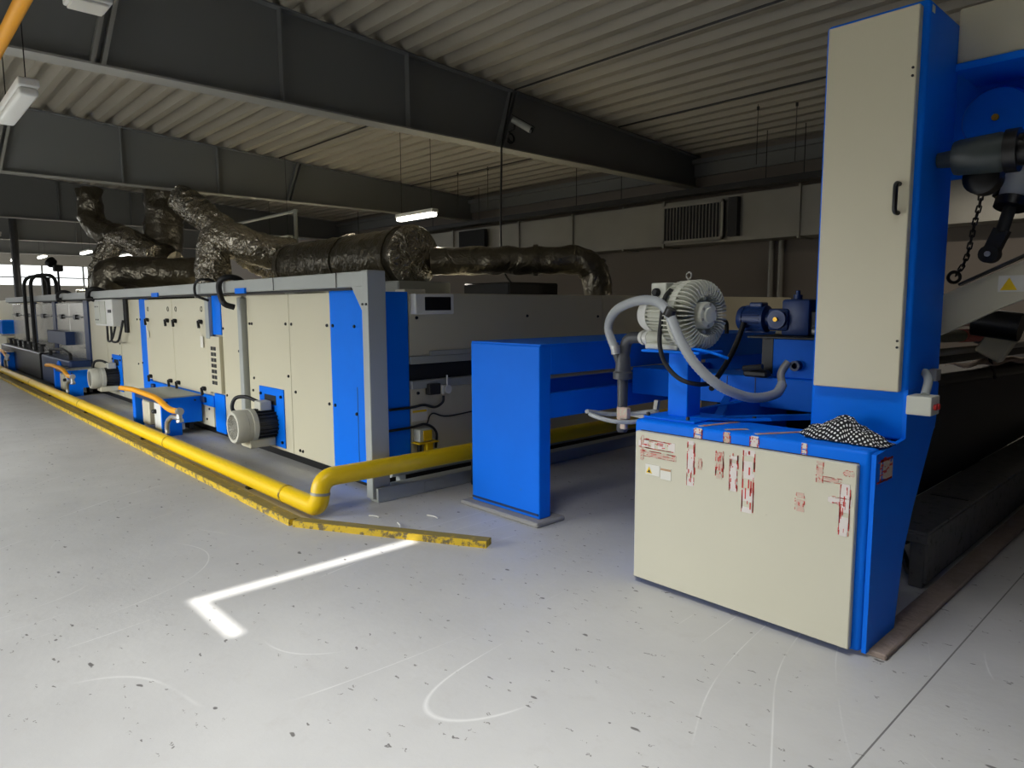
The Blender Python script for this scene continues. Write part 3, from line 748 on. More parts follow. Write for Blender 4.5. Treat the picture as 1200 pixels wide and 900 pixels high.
t = thing('floor_channel', 'grey steel channel on the floor running back from the grey post', 'channel', (-4.86, 6, 0))
MB().box(-4.93, 2.96, 0, -4.80, 10.5, .12, .008, 2).build('channel', GREYP, t)
MB().box(-4.799, 3.42, .02, -4.79, 3.62, .10, .003, 1).build('splice_cover', GREYP, t)
tag(MB().tube(fillet([(-5.02, 3.22, .17), (-5.02, 3.35, .17), (-5.02, 10.4, .17)], .05), .04, 12).box(-5.05, 3.3, 0, -4.99, 3.36, .14).box(-5.05, 8, 0, -4.99, 8.06, .14).build('conduit_pipe', GREYP, None, 40), 'grey conduit pipe lying beside the floor channel', 'pipe')

# ------------------------------------------------------------------ gas pipe, guards, burner housings
t = thing('gas_pipe', 'long yellow gas pipe along the floor that bends up and back behind the blue stand', 'pipe', (-5, 2.47, 0))
R = .072
pts = fillet([(-27, 2.41, R + .012), (-4.74, 2.41, R + .012), (-4.745, 2.43, .315), (-4.72, 2.95, .315), (-4.72, 10.8, .30)], .12, 8)
MB().tube(pts, R, 20).build('pipe', YEL, t, 50)
for x in (-5.3, -8.3, -12.6, -17, -21): MB().tube([(x - .012, 2.41, R + .012), (x + .012, 2.41, R + .012)], R + .004, 20).build('weld_band', YELW, t, 50)
MB().tube([(-4.742, 2.419, .19), (-4.742, 2.421, .21)], R + .004, 20).build('weld_band', GALV, t, 50)
for x in (-6, -9.2, -12.2, -15, -18, -21): MB().box(x - .03, 2.36, 0, x + .03, 2.46, .02).build('pipe_shoe', IRON, t)
for y in (3.9, 6.8, 9.6): MB().box(-4.745, y, 0.0, -4.695, y + .05, .24).build('pipe_support', IRON, t)
t = thing('wheel_guard', 'long worn yellow angle bar on the floor along the gas pipe', 'angle bar', (-14, 2.2, 0), 'yellow angle bars on the floor')
x = -4.75; i = 0
while x > -26:
    L = 3.4
    gm_ = MB().prism([(x, 2.165, 0), (x, 2.265, 0), (x, 2.265, .042), (x, 2.17, .046), (x, 2.165, .042)], (-(L - .012), 0, 0)); gm_.mi = 1; gm_.prism([(x, 2.172, .0462), (x, 2.265, .0422), (x, 2.265, .0445), (x, 2.172, .0485)], (-(L - .012), 0, 0)); gm_.build('angle_segment', [YELW, YELD], t)
    x -= L
a = V((-4.72, 2.20, 0)); b = V((-3.40, 2.93, 0)); d = (b - a).normalized(); n_ = V((-d.y, d.x, 0))
Z_ = lambda z: V((0, 0, z))
mb = MB(); mb.prism([a - n_ * .03, a + n_ * .07, a + n_ * .07 + Z_(.042), a - n_ * .025 + Z_(.046), a - n_ * .03 + Z_(.042)], b - a)
mb.mi = 1; mb.prism([a - n_ * .022 + Z_(.0462), a + n_ * .07 + Z_(.0422), a + n_ * .07 + Z_(.0445), a - n_ * .022 + Z_(.0485)], b - a)
tag(mb.build('wheel_guard', [YELW, YELD]), 'short worn yellow angle bar turned out across the floor', 'angle bar', 'yellow angle bars on the floor')

def burner(dx, label):
    t = thing('burner_housing', label, 'burner', (-9.1 + dx, 2.8, 0), 'blue burner housings along the machine')
    X = lambda v: v + dx
    MB().box(X(-10.45), 2.60, .475, X(-9.17), YM - .03, .495, .004, 1).build('top_plate', GREYP, t)
    mb = MB(); mb.prism([(X(-9.21), 2.60, 0), (X(-9.21), 2.83, 0), (X(-9.21), 2.83, .15), (X(-9.21), YM - .04, .15), (X(-9.21), YM - .04, .475), (X(-9.21), 2.60, .475)], (.04, 0, 0)); mb.build('end_plate', BLUEW, t)
    MB().box(X(-10.45), 2.6, .0, X(-10.33), 2.7, .475, .004, 1).build('leg', BLUEW, t)
    MB().box(X(-10.33), 2.61, .40, X(-9.21), 2.64, .475, .004, 1).build('front_rail', DKBLUE, t)
    MB().box(X(-10.4), 2.95, .05, X(-9.25), 3.0, .45, .004, 1).build('back_panel', IRON, t)
    lab(MB().box(X(-10.22), 2.66, .05, X(-9.92), 2.9, .36, .01, 1).build('valve_box', CREAM, t), 'cream valve box')
    lab(MB().box(X(-9.62), 2.64, .05, X(-9.27), 2.9, .40, .01, 1).build('control_box', WHITEP, t), 'white control box')
    MB().lathe((X(-9.55), 2.64, .28), (0, -1, 0), [(0, .03), (.04, .03), (.05, .02)], 12).build('knob', BLACKP, t, 40)
    pts = fillet([(X(-10.75), 2.54, .49), (X(-10.1), 2.52, .53), (X(-8.95), 2.50, .52), (X(-8.45), 2.48, .43), (X(-8.05), 2.47, .46)], .25, 6)
    MB().tube(pts, .034, 14).build('gas_branch', ORANGE, t, 50)
    MB().lathe((X(-8.09), 2.47, .455), (1, 0, .1), [(0, .042), (.05, .042), (.05, .036), (.07, .036)], 12).lathe((X(-8.09), 2.47, .43), (.3, 0, -1), [(0, .03), (.06, .03), (.07, .04), (.1, .04)], 12).build('valve', BRAID, t, 40)
    MB().tube(resample(spline([(X(-8.12), 2.47, .38), (X(-8.3), 2.46, .37), (X(-8.46), 2.46, .30), (X(-8.52), 2.465, .22), (X(-8.53), 2.47, .15)], 8), .012), .026, 12, ribs=.003).build('braided_hose', BRAID, t, 60)
    for sy in (2.66, 3.0): MB().cyl((X(-9.17), sy, .43), (X(-9.155), sy, .43), .012, seg=8).build('bolt', IRON, t)
    return t
burner(0, 'nearest blue burner housing with bright yellow branch pipe and braided hose')
burner(-5.4, 'second blue burner housing, left of the second fan motor')
burner(-12.6, 'farthest dark burner housing at the left end of the gas pipe')
# dark low machinery in front of the stainless sections
t = thing('fan_housing', 'dark blue blower casing standing low before the stainless section', 'blower', (-16.6, 2.9, 0))
MB().box(-17.8, 2.72, .05, -15.0, YM - .04, .62, .03, 2).build('casing', DKBLUE, t)
MB().lathe((-15.9, 2.72, .34), (0, -1, 0), [(0, .24), (.02, .24), (.03, .2), (.03, .02)], 24).build('inlet_ring', BLUE, t, 40)
MB().tube([(-17.2, 2.8, .62), (-17.2, 2.8, .75), (-16.2, 2.85, .78), (-15.3, 2.8, .72), (-15.3, 2.8, .6)], .03, 8).build('pipe', BLACK, t, 50)
t = thing('valve_rack', 'black rack of valves and pipes low before the farthest stainless section', 'rack', (-20.5, 2.85, 0))
MB().box(-24.0, 2.75, .03, -18.2, YM - .04, .62, .02, 1).build('rack_box', BLACKP, t)
mb = MB()
for i in range(7):
    x = -23.3 + i * .75
    MB().cyl((x, 2.9, .62), (x, 2.9, .74), .04, seg=8).box(x - .16, 2.85, .74, x + .14, 2.95, .79).build('valve', BLACK, t)
MB().box(-18.3, 2.94, .85, -16.4, YM - .01, 1.12, .01, 1).build('crossbox', DKBLUE, t)

# ------------------------------------------------------------------ foil ducts on the machine roof
def duct(pts, r, label, mat=FOIL, ribs=0.0, step=.06, wob=.035, bands=(), ends=None):
    t = thing('foil_duct', label, 'duct', tuple(V(pts[0]).lerp(V(pts[-1]), .5)), 'foil wrapped exhaust ducts')
    p = resample(pts, step)
    MB().tube(p, r, 28, wob=wob, ribs=ribs, ribn=2).build('duct', mat, t, 70)
    for b in bands:
        i = min(len(p) - 2, max(1, int(b * (len(p) - 1)))); d = (p[i + 1] - p[i - 1]).normalized() * .03
        MB().tube([p[i] - d, p[i] + d], r + .022, 28, wob=wob).build('joint_band', FOILW, t, 70)
    return t
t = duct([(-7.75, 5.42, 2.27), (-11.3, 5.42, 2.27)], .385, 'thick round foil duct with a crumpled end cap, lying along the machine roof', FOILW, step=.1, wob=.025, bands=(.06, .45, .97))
MB().lathe((-7.76, 5.42, 2.27), (1, 0, 0), [(0, .40), (.02, .41), (.05, .39), (.09, .30), (.11, .15), (.12, .01)], 32).build('end_cap', FOIL, t, 60)
MB().box(-8.2, 5.0, 1.73, -7.5, 5.85, 1.93, .02, 1).build('duct_cradle', GREYP, t)
MB().box(-11.0, 5.1, 1.73, -10.6, 5.7, 1.93, .02, 1).build('duct_cradle', GREYP, t)
p = fillet([(-7.6, 5.62, 2.2), (-6.05, 7.08, 2.2), (-5.98, 7.14, 1.72)], .3, 10)
duct(p, .185, 'slimmer foil duct running back from the end cap and bending down into the machine', FOILW, bands=(.55, .86), wob=.03)
p = fillet([at(250, 356, 12.0), at(250, 272, 12.0), at(300, 292, 11.9), at(345, 300, 12.2)], .55, 12)
duct(p, .29, 'bright foil elbow rising from the machine roof left of the thick duct', FOIL, ribs=.004, step=.05, wob=.04)
p = fillet([at(212, 232, 13.5), at(236, 250, 13.2), at(285, 292, 12.9), at(330, 320, 12.8)], .3, 8)
duct(p, .27, 'creased flexible foil duct sloping down behind the bright elbow', FOIL, ribs=.016, step=.05, wob=.05)
p = fillet([at(192, 196, 15.3), at(192, 295, 15.3)], .2, 6)
duct(p, .39, 'upright foil duct hanging below the second beam', FOILW, step=.08, wob=.05, bands=(.25, .7))
p = fillet([at(245, 322, 13.9), at(200, 320, 13.6), at(128, 318, 13.6), at(124, 350, 13.6)], .5, 10)
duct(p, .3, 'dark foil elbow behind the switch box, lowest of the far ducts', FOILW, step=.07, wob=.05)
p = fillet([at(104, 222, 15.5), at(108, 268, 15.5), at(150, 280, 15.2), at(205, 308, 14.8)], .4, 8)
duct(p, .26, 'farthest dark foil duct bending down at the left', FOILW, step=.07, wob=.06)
p = fillet([at(180, 300, 14.6), at(140, 272, 15.0), at(118, 310, 15.0), at(116, 340, 15.0)], .4, 8)
duct(p, .22, 'crumpled dark foil duct tangled between the far ducts', FOIL, step=.07, wob=.06)
t = thing('stand_pipe', 'grey stand pipe with cross arm above the thick duct', 'pipe', tuple(at(348, 290, 13)))
a = at(348, 300, 13); 
MB().tube([(a.x, a.y, 1.73), (a.x, a.y, at(348, 246, 13).z)], .035, 10).build('upright', GREYP, t, 40)
MB().tube([at(348, 247, 13), at(270, 264, 16)], .03, 8).build('arm', GREYP, t, 40)
t = thing('roof_fan_box', 'dark fan box on the machine roof under the slim duct', 'box', (-6.6, 6.3, 1.73))
MB().box(-7.3, 5.9, 1.73, -6.4, 6.8, 1.9, .02, 1).build('casing', IRON, t)
MB().box(-6.9, 4.55, 1.73, -6.7, 4.85, 1.80, .01, 1).build('white_clip', WHITEP, t)

# ------------------------------------------------------------------ blue exit stand
t = thing('exit_stand', 'large bright blue stand with broad front leg in the middle', 'stand', (-3.9, 5.3, 0))
MB().box(-4.27, 3.52, .035, -3.50, 3.64, 1.315, .01, 2).build('front_leg', BLUEW, t)
MB().box(-4.27, 6.96, .035, -3.50, 7.08, 1.315, .01, 2).build('rear_leg', BLUEW, t)
MB().box(-3.57, 3.64, 1.10, -3.50, 6.96, 1.315, .006, 1).build('top_rail', BLUEW, t)
MB().box(-4.27, 3.64, 1.10, -4.20, 6.96, 1.315, .006, 1).build('top_rail', BLUEW, t)
MB().box(-4.27, 3.53, 1.312, -3.50, 7.08, 1.325).build('cover_plate', BLUEW, t)
MB().box(-3.57, 3.64, .775, -3.505, 6.96, .96, .006, 1).build('lower_rail', BLUEW, t)
MB().box(-4.27, 3.64, .775, -4.20, 6.96, .96, .006, 1).build('lower_rail', BLUEW, t)
MB().box(-4.26, 3.512, .06, -3.51, 3.52, .075).build('kick_line', DKBLUE, t)
lab(MB().tube(fillet([(-3.54, 5.9, 1.325), (-3.54, 5.9, 1.45), (-3.54, 6.15, 1.45), (-3.54, 6.15, 1.325)], .06, 5), .02, 10).build('lifting_handle', BLACK, t, 50), 'black bow handle')
tag(MB().box(-4.33, 3.44, 0, -3.44, 3.74, .035, .01, 1).build('concrete_pad', CONC), 'low concrete pad under the blue stand front leg', 'pad')
tag(MB().box(-4.33, 6.9, 0, -3.44, 7.15, .035, .01, 1).build('concrete_pad', CONC), 'low concrete pad under the blue stand rear leg', 'pad')

# ------------------------------------------------------------------ padding machine (cabinet + tower + rolls)
t = thing('padding_machine', 'blue machine frame with cream front cabinet and tall cream fronted tower at right', 'machine', (-1.7, 4.2, 0))
PM = t
MB().box(-2.41, 3.2, .02, -1.125, 3.56, .955, .022, 4).build('base_cabinet', BLUEW, t, 35)
MB().box(-2.41, 3.56, .02, -2.36, 5.2, .95, .006, 1).build('left_side_plate', BLUEW, t)
pn = MB().box(-2.375, 3.165, .035, -1.165, 3.20, .893, .004, 1).build('front_panel', CREAMW, t)
lab(MB().box(-2.36, 3.196, .89, -1.17, 3.202, .897).build('gap_line', IRON, pn), 'dark gap line')
mb = MB(); yz = [(3.215, .02), (3.215, .94), (3.56, .965), (3.585, 2.95), (4.03, 2.95), (4.03, 1.0), (3.78, .62), (3.64, .40), (3.58, .02)]
yz = [(3.215, .02), (3.215, .94), (3.575, .965), (3.575, 1.2), (4.03, 1.2), (4.02, 1.0), (3.75, .60), (3.645, .40), (3.57, .02)]
mb.prism([(-1.125, a, b) for a, b in yz], (.02, 0, 0)); mb.build('side_plate', BLUEW, t)
MB().box(-1.565, 3.575, .95, -1.108, 4.04, 2.955, .02, 4).build('tower', BLUE, t, 35)
tp = MB().box(-1.535, 3.53, 1.19, -1.135, 3.575, 2.925, .004, 1).build('tower_panel', CREAM, t)
MB().tube(fillet([(-1.18, 3.53, 2.02), (-1.18, 3.485, 2.02), (-1.18, 3.485, 2.15), (-1.18, 3.53, 2.15)], .02, 4), .011, 10).build('handle', BLACKP, tp, 50)
for x, z in ((-1.15, 2.62), (-1.15, 2.655), (-1.15, 1.40), (-1.15, 1.43)): MB().cyl((x, 3.53, z), (x, 3.525, z), .006, seg=8).build('screw', BLACKP, tp)
MB().box(-1.11, 3.60, 2.90, -1.106, 3.635, 2.93).build('paint_chip_label', OFFW, t)
# tape remnants
def tape(x0, x1, z0, z1, y=3.165, dense=1.0, pale=False, seed=0, parent=None, side='front'):
    rnd = random.Random(seed); mb = MB(); e = .0012; base = .00025 * (seed % 7)
    def q(xa, xb, za, zb, lift):
        lift += base
        if side == 'front': mb.box(xa, y - e - lift, za, xb, y - lift, zb)
        else: mb.box(-1.105 + lift, xa, za, -1.105 + lift + e, xb, zb)
    w = x1 - x0; h = z1 - z0
    mb.mi = 0
    # ragged pale backing
    n = 11
    for i in range(n):
        if rnd.random() < .12: continue
        a = z0 + h * i / n; b = z0 + h * (i + 1) / n if h > w else z1
        if h > w: q(x0 + rnd.uniform(0, .22) * w, x1 - rnd.uniform(0, .22) * w, a, b, 0)
        else: q(x0 + w * i / n, x0 + w * (i + 1) / n, z0 + rnd.uniform(0, .25) * h, z1 - rnd.uniform(0, .25) * h, 0)
    mb.mi = 1
    for i in range(int(44 * dense)):
        if h > w:
            cx = rnd.choice((x0 + .05 * w, x1 - .1 * w, rnd.uniform(x0, x1))); L = rnd.uniform(.02, .2) * h; wd = rnd.uniform(.03, .11) * w
            cz = rnd.uniform(z0, z1 - L); q(cx, cx + wd, cz, cz + L, .0008)
        else:
            cz = rnd.choice((z0 + .05 * h, z1 - .1 * h, rnd.uniform(z0, z1))); L = rnd.uniform(.02, .2) * w; wd = rnd.uniform(.03, .10) * h
            cx = rnd.uniform(x0, x1 - L); q(cx, cx + L, cz, cz + wd, .0008)
    return lab(mb.build('tape_remnant', [TAPEP if pale else TAPEW, TAPER], parent), 'torn red and white printed tape')
tape(-2.352, -2.11, .80, .855, seed=1, parent=pn); tape(-2.34, -2.10, .755, .79, seed=2, parent=pn, pale=True)
tape(-2.335, -2.315, .73, .875, seed=12, parent=pn, dense=.3, pale=True)
tape(-2.035, -1.985, .64, .885, seed=3, parent=pn); tape(-1.965, -1.94, .74, .80, seed=4, parent=pn, pale=True, dense=.4)
tape(-1.865, -1.815, .71, .86, seed=5, parent=pn, pale=True); tape(-1.785, -1.735, .66, .86, seed=6, parent=pn)
tape(-1.715, -1.645, .565, .885, seed=7, parent=pn); tape(-1.44, -1.39, .63, .72, seed=8, parent=pn, pale=True, dense=.25)
tape(-1.345, -1.31, .785, .885, seed=9, parent=pn, pale=True, dense=.5); tape(-1.32, -1.225, .795, .82, seed=10, parent=pn, pale=True, dense=.5)
tape(-1.235, -1.185, .56, .80, seed=11, parent=pn); tape(-1.285, -1.18, .70, .735, seed=13, parent=pn, dense=.6); tape(-1.225, -1.175, .835, .865, seed=14, parent=pn, dense=.3, pale=True)
cab = [o for o in t.children if o.name.startswith('base_cabinet')][0]
for i, (xa, xb) in enumerate(((-2.02, -1.965), (-1.845, -1.80), (-1.70, -1.645), (-1.435, -1.405))):
    tape(xa, xb, .893, .952, y=3.2, seed=20 + i, parent=cab, pale=i in (1,), dense=1.0)
tape(3.23, 3.42, .80, .91, seed=31, parent=[o for o in t.children if o.name.startswith('side_plate')][0], side='side', dense=1.2, pale=True)
# streaks of tape lying back over the cabinet top
for i, (xa, ya, xb, yb) in enumerate(((-2.0, 3.23, -1.93, 3.5), (-1.68, 3.23, -1.52, 3.5), (-1.85, 3.23, -1.78, 3.33))):
    mb = MB().bar((xa, ya, .957), (xb, yb, .957), .03, .002); mb.mi = 1; mb.bar((xa + .01, ya + .02, .958), (xb, yb - .02, .958), .006, .002)
    lab(mb.build('tape_remnant', [TAPEP, TAPER], cab), 'torn tape lying over the top edge')
# warning label
wl = MB().box(-2.30, 3.162, .655, -2.205, 3.165, .715).build('warning_label', PAPER, pn); lab(wl, 'yellow triangle warning label')
MB().prism([(-2.295, 3.1615, .665), (-2.255, 3.1615, .665), (-2.275, 3.1615, .702)], (0, -.001, 0)).build('triangle', WARNY, wl)
MB().prism([(-2.285, 3.1603, .67), (-2.265, 3.1603, .668), (-2.272, 3.1603, .687)], (0, -.0005, 0)).build('pictogram', INK, wl)
l2 = MB().box(-2.20, 3.162, .645, -2.13, 3.165, .708).build('text_label', PAPER, pn)
MB().box(-2.198, 3.161, .695, -2.132, 3.162, .706).build('heading_stripe', PRINT, l2)
for x, z in ((-2.41, .83), (-2.41, .77)): MB().cyl((x, 3.28, z), (x - .025, 3.28, z), .012, seg=8).build('stud', BRAID, t)
# switch box on the tower side
sb = lab(MB().box(-1.108, 3.56, 1.085, -1.0, 3.68, 1.175, .006, 2).build('push_button_box', OFFW, t), 'small white box with two red buttons')
for y in (3.60, 3.64): MB().cyl((-1.0, y, 1.125), (-.988, y, 1.125), .014, seg=12).build('button', REDP, sb, 40)
MB().tube(spline([(-1.05, 3.63, 1.175), (-1.06, 3.7, 1.24), (-1.1, 3.78, 1.27)], 5), .02, 8).build('cable_gland', GREYP, t, 50)
MB().box(-1.108, 3.86, 1.22, -1.07, 3.93, 1.28, .004, 1).build('small_plate', GALV, t)
# cross head between the towers
MB().box(-1.11, 4.0, 2.76, 1.9, 4.35, 3.02, .01, 2).build('cross_head', CREAM, t)
MB().box(-1.11, 3.98, 2.725, 1.9, 4.35, 2.76, .004, 1).build('cross_head_lip', BLUE, t)
MB().box(-1.35, 4.36, 2.27, 1.9, 4.40, 3.0, .004, 1).build('back_plate', BLUE, t)
dc = MB().lathe((-.965, 4.32, 2.51), (0, -1, 0), [(0, .15), (.16, .15), (.18, .14), (.18, .01)], 40).build('pulley_guard', BLUE, t, 40)
MB().lathe((-.965, 4.14, 2.51), (0, -1, 0), [(0, .016), (.01, .016), (.01, .008), (.02, .008)], 16).build('brass_bolt', BRASS, dc, 40)
gm = MB().lathe((-1.1, 3.78, 2.275), (1, 0, 0), [(0, .035), (.06, .04), (.07, .075), (.09, .08), (.25, .088), (.27, .08), (.27, .06), (.34, .06), (.34, .03)], 28).build('gear_motor', DKGREEN, t, 35)
MB().lathe((-.83, 3.78, 2.275), (1, 0, 0), [(0, .095), (.05, .095), (.05, .07), (.11, .07)], 24).build('flange', BLACKP, gm, 35)
MB().lathe((-.94, 3.95, 2.185), (0, -1, 0), [(0, .03), (0, .075), (.1, .075), (.11, .06), (.11, .02)], 24).build('pinion_guard', BLACKP, t, 35)
# pneumatic cylinder
a, b = at(1186, 236, 3.5), at(1228, 112, 3.5); d = (b - a).normalized()
cy = MB().cyl(a, b, .066, seg=28).build('pneumatic_cylinder', GREYP, t, 40)
MB().cyl(a - d * .035, a + d * .012, .074, seg=24).build('cylinder_end', BLACKP, cy, 40)
MB().bar(b - d * .5 - V((.085, 0, .03)), b - V((.085, 0, .03)), .02, .03).build('tie_rod', BLACKP, cy, 40)
MB().cyl(a - d * .17, a - d * .03, .030, seg=12).build('piston_rod', IRON, cy, 40)
c = at(1160, 298, 3.55)
MB().bar(a - d * .15, c, .05, .07).cyl(c + V((0, -.04, 0)), c + V((0, .04, 0)), .045, seg=16).build('clevis', IRON, t, 40)
MB().cyl(c + V((0, -.045, 0)), c + V((0, -.055, 0)), .014, seg=12).build('clevis_pin', BRAID, t, 40)
# inclined cream lever arm
mb = MB(); mb.prism([(-1.26, 4.15, 1.385), (-1.105, 4.15, 1.46), (-.88, 4.15, 1.585), (-.35, 4.15, 1.83), (.6, 4.15, 2.3), (.6, 4.15, 2.5), (-.35, 4.15, 2.03), (-1.105, 4.15, 1.67), (-1.26, 4.15, 1.595)], (0, .05, 0))
la = mb.build('lever_arm', CREAM, t)
wl = MB().box(-.905, 4.146, 1.66, -.78, 4.15, 1.74).build('warning_label', PAPER, la)
MB().prism([(-.895, 4.1455, 1.668), (-.825, 4.1455, 1.668), (-.86, 4.1455, 1.73)], (0, -.001, 0)).build('triangle', WARNY, wl)
mb = MB(); mb.bar((-1.07, 4.14, 1.70), (-.7, 4.14, 1.885), .05, .012); mb.build('arm_edge', IRON, t)
# squeeze rolls, guide bars and trough on the far side of the tower, running along y
MB().cyl((-1.52, 4.6, 1.40), (-1.52, 6.0, 1.365), .045, seg=18).build('guide_roll', GREENROLL, t, 40)
lab(MB().cyl((-1.52, 6.0, 1.365), (-1.52, 6.5, 1.355), .05, seg=18).build('guide_roll', REDROLL, t, 40), 'red roll end')
MB().lathe((-1.52, 6.5, 1.355), (0, 1, 0), [(0, .07), (.06, .07), (.06, .03), (.16, .03)], 16).build('roll_bearing', BLACKP, t, 40)
lab(MB().tube(spline([(-1.6, 4.7, 1.47), (-1.56, 5.4, 1.44), (-1.54, 6.0, 1.46), (-1.52, 6.3, 1.45)], 5), .022, 8).build('twisted_fabric', CLOTHW, t, 60), 'pale fabric over the roll')
mb = MB(); q = at(1168, 404, 5.0); mb.box(q.x - .09, q.y - .05, q.z - .1, q.x + .09, q.y + .05, q.z + .08, .01, 1, Matrix.Rotation(.5, 3, 'Y'), q); mb.build('bearing_bracket', CREAM, t)
q = at(1165, 380, 4.9); MB().cyl(q + V((-.12, 0, .02)), q + V((.16, 0, -.02)), .1, seg=24).build('roll_motor', BLACKP, t, 40)
q = at(1193, 372, 4.9); MB().lathe(q, (-.3, -1, 0), [(0, .03), (.05, .03), (.05, .012)], 12).build('spindle_nut', BRAID, t, 40)
MB().cyl((-1.5, 4.1, 1.285), (-1.5, 9.5, 1.20), .03, seg=12).build('guide_bar', GALV, t, 40)
MB().cyl((-1.5, 4.1, 1.245), (-1.5, 9.5, 1.14), .035, seg=12).build('guide_bar', IRON, t, 40)
MB().cyl((-1.49, 4.1, 1.12), (-1.49, 9.5, .95), .045, seg=12).build('guide_bar', IRON, t, 40)
for y in (4.9, 6.6, 8.2): MB().bar((-1.47, y, 1.2), (-1.44, y + .12, 1.0), .015, .02).build('bar_clip', IRON, t)
mb = MB(); grid = []
for i in range(17):
    row = []
    for j in range(7):
        yy = 6.0 + i * .13; k = (j - 3) / 3
        row.append(mb.bm.verts.new((-1.62 + j * .03, yy, 1.14 - .035 * (yy - 6) + .035 * (1 - k * k) * min(1, i / 5) + .012 * math.sin(i * .9 + j))))
    grid.append(row)
for i in range(16):
    for j in range(6): mb.bm.faces.new((grid[i][j], grid[i + 1][j], grid[i + 1][j + 1], grid[i][j + 1]))
fb = mb.build('fabric_web', CLOTHW, t, 60); lab(fb, 'pale fabric in the trough'); sm = fb.modifiers.new('thickness', 'SOLIDIFY'); sm.thickness = .004
MB().box(-2.35, 4.96, .30, -1.49, 9.5, 1.06, .02, 1).build('trough', TROUGH, t)
for y in (5.0, 6.6, 9.2): MB().box(-2.3, y, 0, -2.2, y + .1, .31).box(-1.6, y, 0, -1.5, y + .1, .31).build('trough_leg', IRON, t)
MB().box(1.5, 3.5, 0, 1.95, 4.05, 3.0, .02, 2).build('far_tower', BLUE, t)
# chain hanging from the gear motor
t = thing('lifting_chain', 'dark steel chain hanging beside the tower in front of the sloping cream arm', 'chain', tuple(at(1130, 320, 3.7)))
pts = resample(spline([at(1150, 205, 3.55), at(1149, 235, 3.6), at(1142, 262, 3.65), at(1136, 290, 3.7), at(1130, 308, 3.7), at(1121, 322, 3.7)], 8), .032)
for i, (p, q) in enumerate(zip(pts, pts[1:])):
    d = (q - p).normalized(); s_ = d.cross(V((0, 1, 0))).normalized() if i % 2 else V((0, 1, 0)); mid = (p + q) / 2
    loop = [mid + d * (.019 if k in (0, 1, 2) else -.019 if k in (4, 5, 6) else 0) * (1.25 if k in (1, 5) else .8) + s_ * (.010 if k in (0, 7, 6) else -.010 if k in (2, 3, 4) else 0) for k in range(8)]
    MB().tube(loop, .0045, 6, closed=True).build('chain_link', IRON, t, 60)
c = at(1118, 325, 3.7); MB().torus(c, (0.6, -1, 0), .028, .009, 18, 8).build('ring', IRON, t, 60)
# walkway, concrete edge
t = thing('walkway', 'low dark steel walkway box behind the cabinet at lower right', 'platform', (-1.3, 6, 0))
MB().box(-1.47, 4.25, .312, -1.17, 9.0, .332, .004, 1).build('tread_plate', PLAT, t)
MB().box(-1.185, 4.27, .03, -1.17, 9.0, .312).build('side_sheet', PLAT, t)
for x in (-1.26, -1.46): MB().box(x, 4.26, 0, x + .075, 4.34, .312, .004, 1).build('leg', PLAT, t)
MB().box(-1.47, 4.25, .26, -1.17, 4.30, .312, .004, 1).build('front_beam', PLAT, t)
MB().bar((-1.42, 4.42, .3), (-1.30, 4.42, .02), .06, .02).build('brace', PLAT, t)
MB().box(-1.42, 5.15, .331, -1.20, 5.19, .336).build('slot', BLACKP, t)
tag(MB().box(-1.15, 3.25, 0, -1.03, 11, .028, .006, 1).build('concrete_kerb', RUSTY), 'narrow raw concrete kerb on the floor at lower right', 'kerb')
# cross beams behind the cabinet
t = thing('cross_beam', 'blue beam spanning behind the pump from the stand to the tower', 'beam', (-2.6, 4.7, .88))
MB().box(-3.48, 4.58, .885, -1.57, 4.9, 1.10, .006, 1).build('beam', BLUEW, t)
for x in (-2.62, -2.4): MB().box(x - .002, 4.576, .89, x + .002, 4.58, 1.09).build('seam', DKBLUE, t)
MB().box(-1.75, 4.58, 0, -1.6, 4.9, .885, .004, 1).build('leg', BLUEW, t)
MB().box(-3.0, 4.85, 0, -2.85, 4.9, .885, .004, 1).build('leg', IRON, t)
MB().box(-2.72, 4.56, .5, -2.66, 4.58, .62).build('yellow_tag', YEL, t)
MB().bar((-2.2, 3.58, .93), (-1.6, 4.4, .93), .05, .03).bar((-2.1, 3.56, .93), (-2.6, 4.56, .93), .05, .03).build('angle_brace', BLUEW, t)
# motor bracket with blue gear motor
t = thing('gear_motor', 'blue geared motor on a blue bracket behind the pump, left of the tower', 'motor', (-2.3, 4.75, 1.10))
MB().box(-2.30, 4.62, 1.10, -1.6, 4.9, 1.37, .006, 1).build('bracket', BLUEW, t)
MB().box(-2.46, 4.55, 1.37, -1.6, 5.0, 1.385, .003, 1).build('mounting_plate', IRON, t)
MB().box(-2.38, 4.62, 1.12, -2.30, 4.72, 1.37).build('bracket_leg', IRON, t)
yc, zc = 4.8, 1.50
mo = MB().lathe((-2.66, yc, zc), (1, 0, 0), [(0, .05), (.015, .085), (.03, .095), (.06, .097), (.06, .088), (.20, .088), (.20, .097), (.22, .097), (.23, .06), (.29, .055)], 28)
for k in range(18):
    a_ = 2 * math.pi * k / 18; c_, s_ = math.cos(a_), math.sin(a_)
    mo.bar((-2.60, yc + c_ * .092, zc + s_ * .092), (-2.46, yc + c_ * .092, zc + s_ * .092), .018, .008, up=V((0, -s_, c_)))
mo.build('motor_body', MOTORB, t, 30)
MB().box(-2.56, yc - .05, zc + .08, -2.46, yc + .05, zc + .12, .01, 2).build('terminal_box', MOTORB, t)
gb = MB().box(-2.39, yc - .1, 1.42, -2.24, yc + .12, zc + .075, .02, 2).lathe((-2.31, yc - .1, zc), (0, -1, 0), [(0, .065), (.03, .065), (.03, .05), (.035, .02)], 20).build('gearbox', MOTORB, t, 40)
MB().lathe((-2.31, yc - .135, zc), (0, -1, 0), [(0, .016), (.015, .016)], 12).build('brass_plug', BRASS, gb, 40)
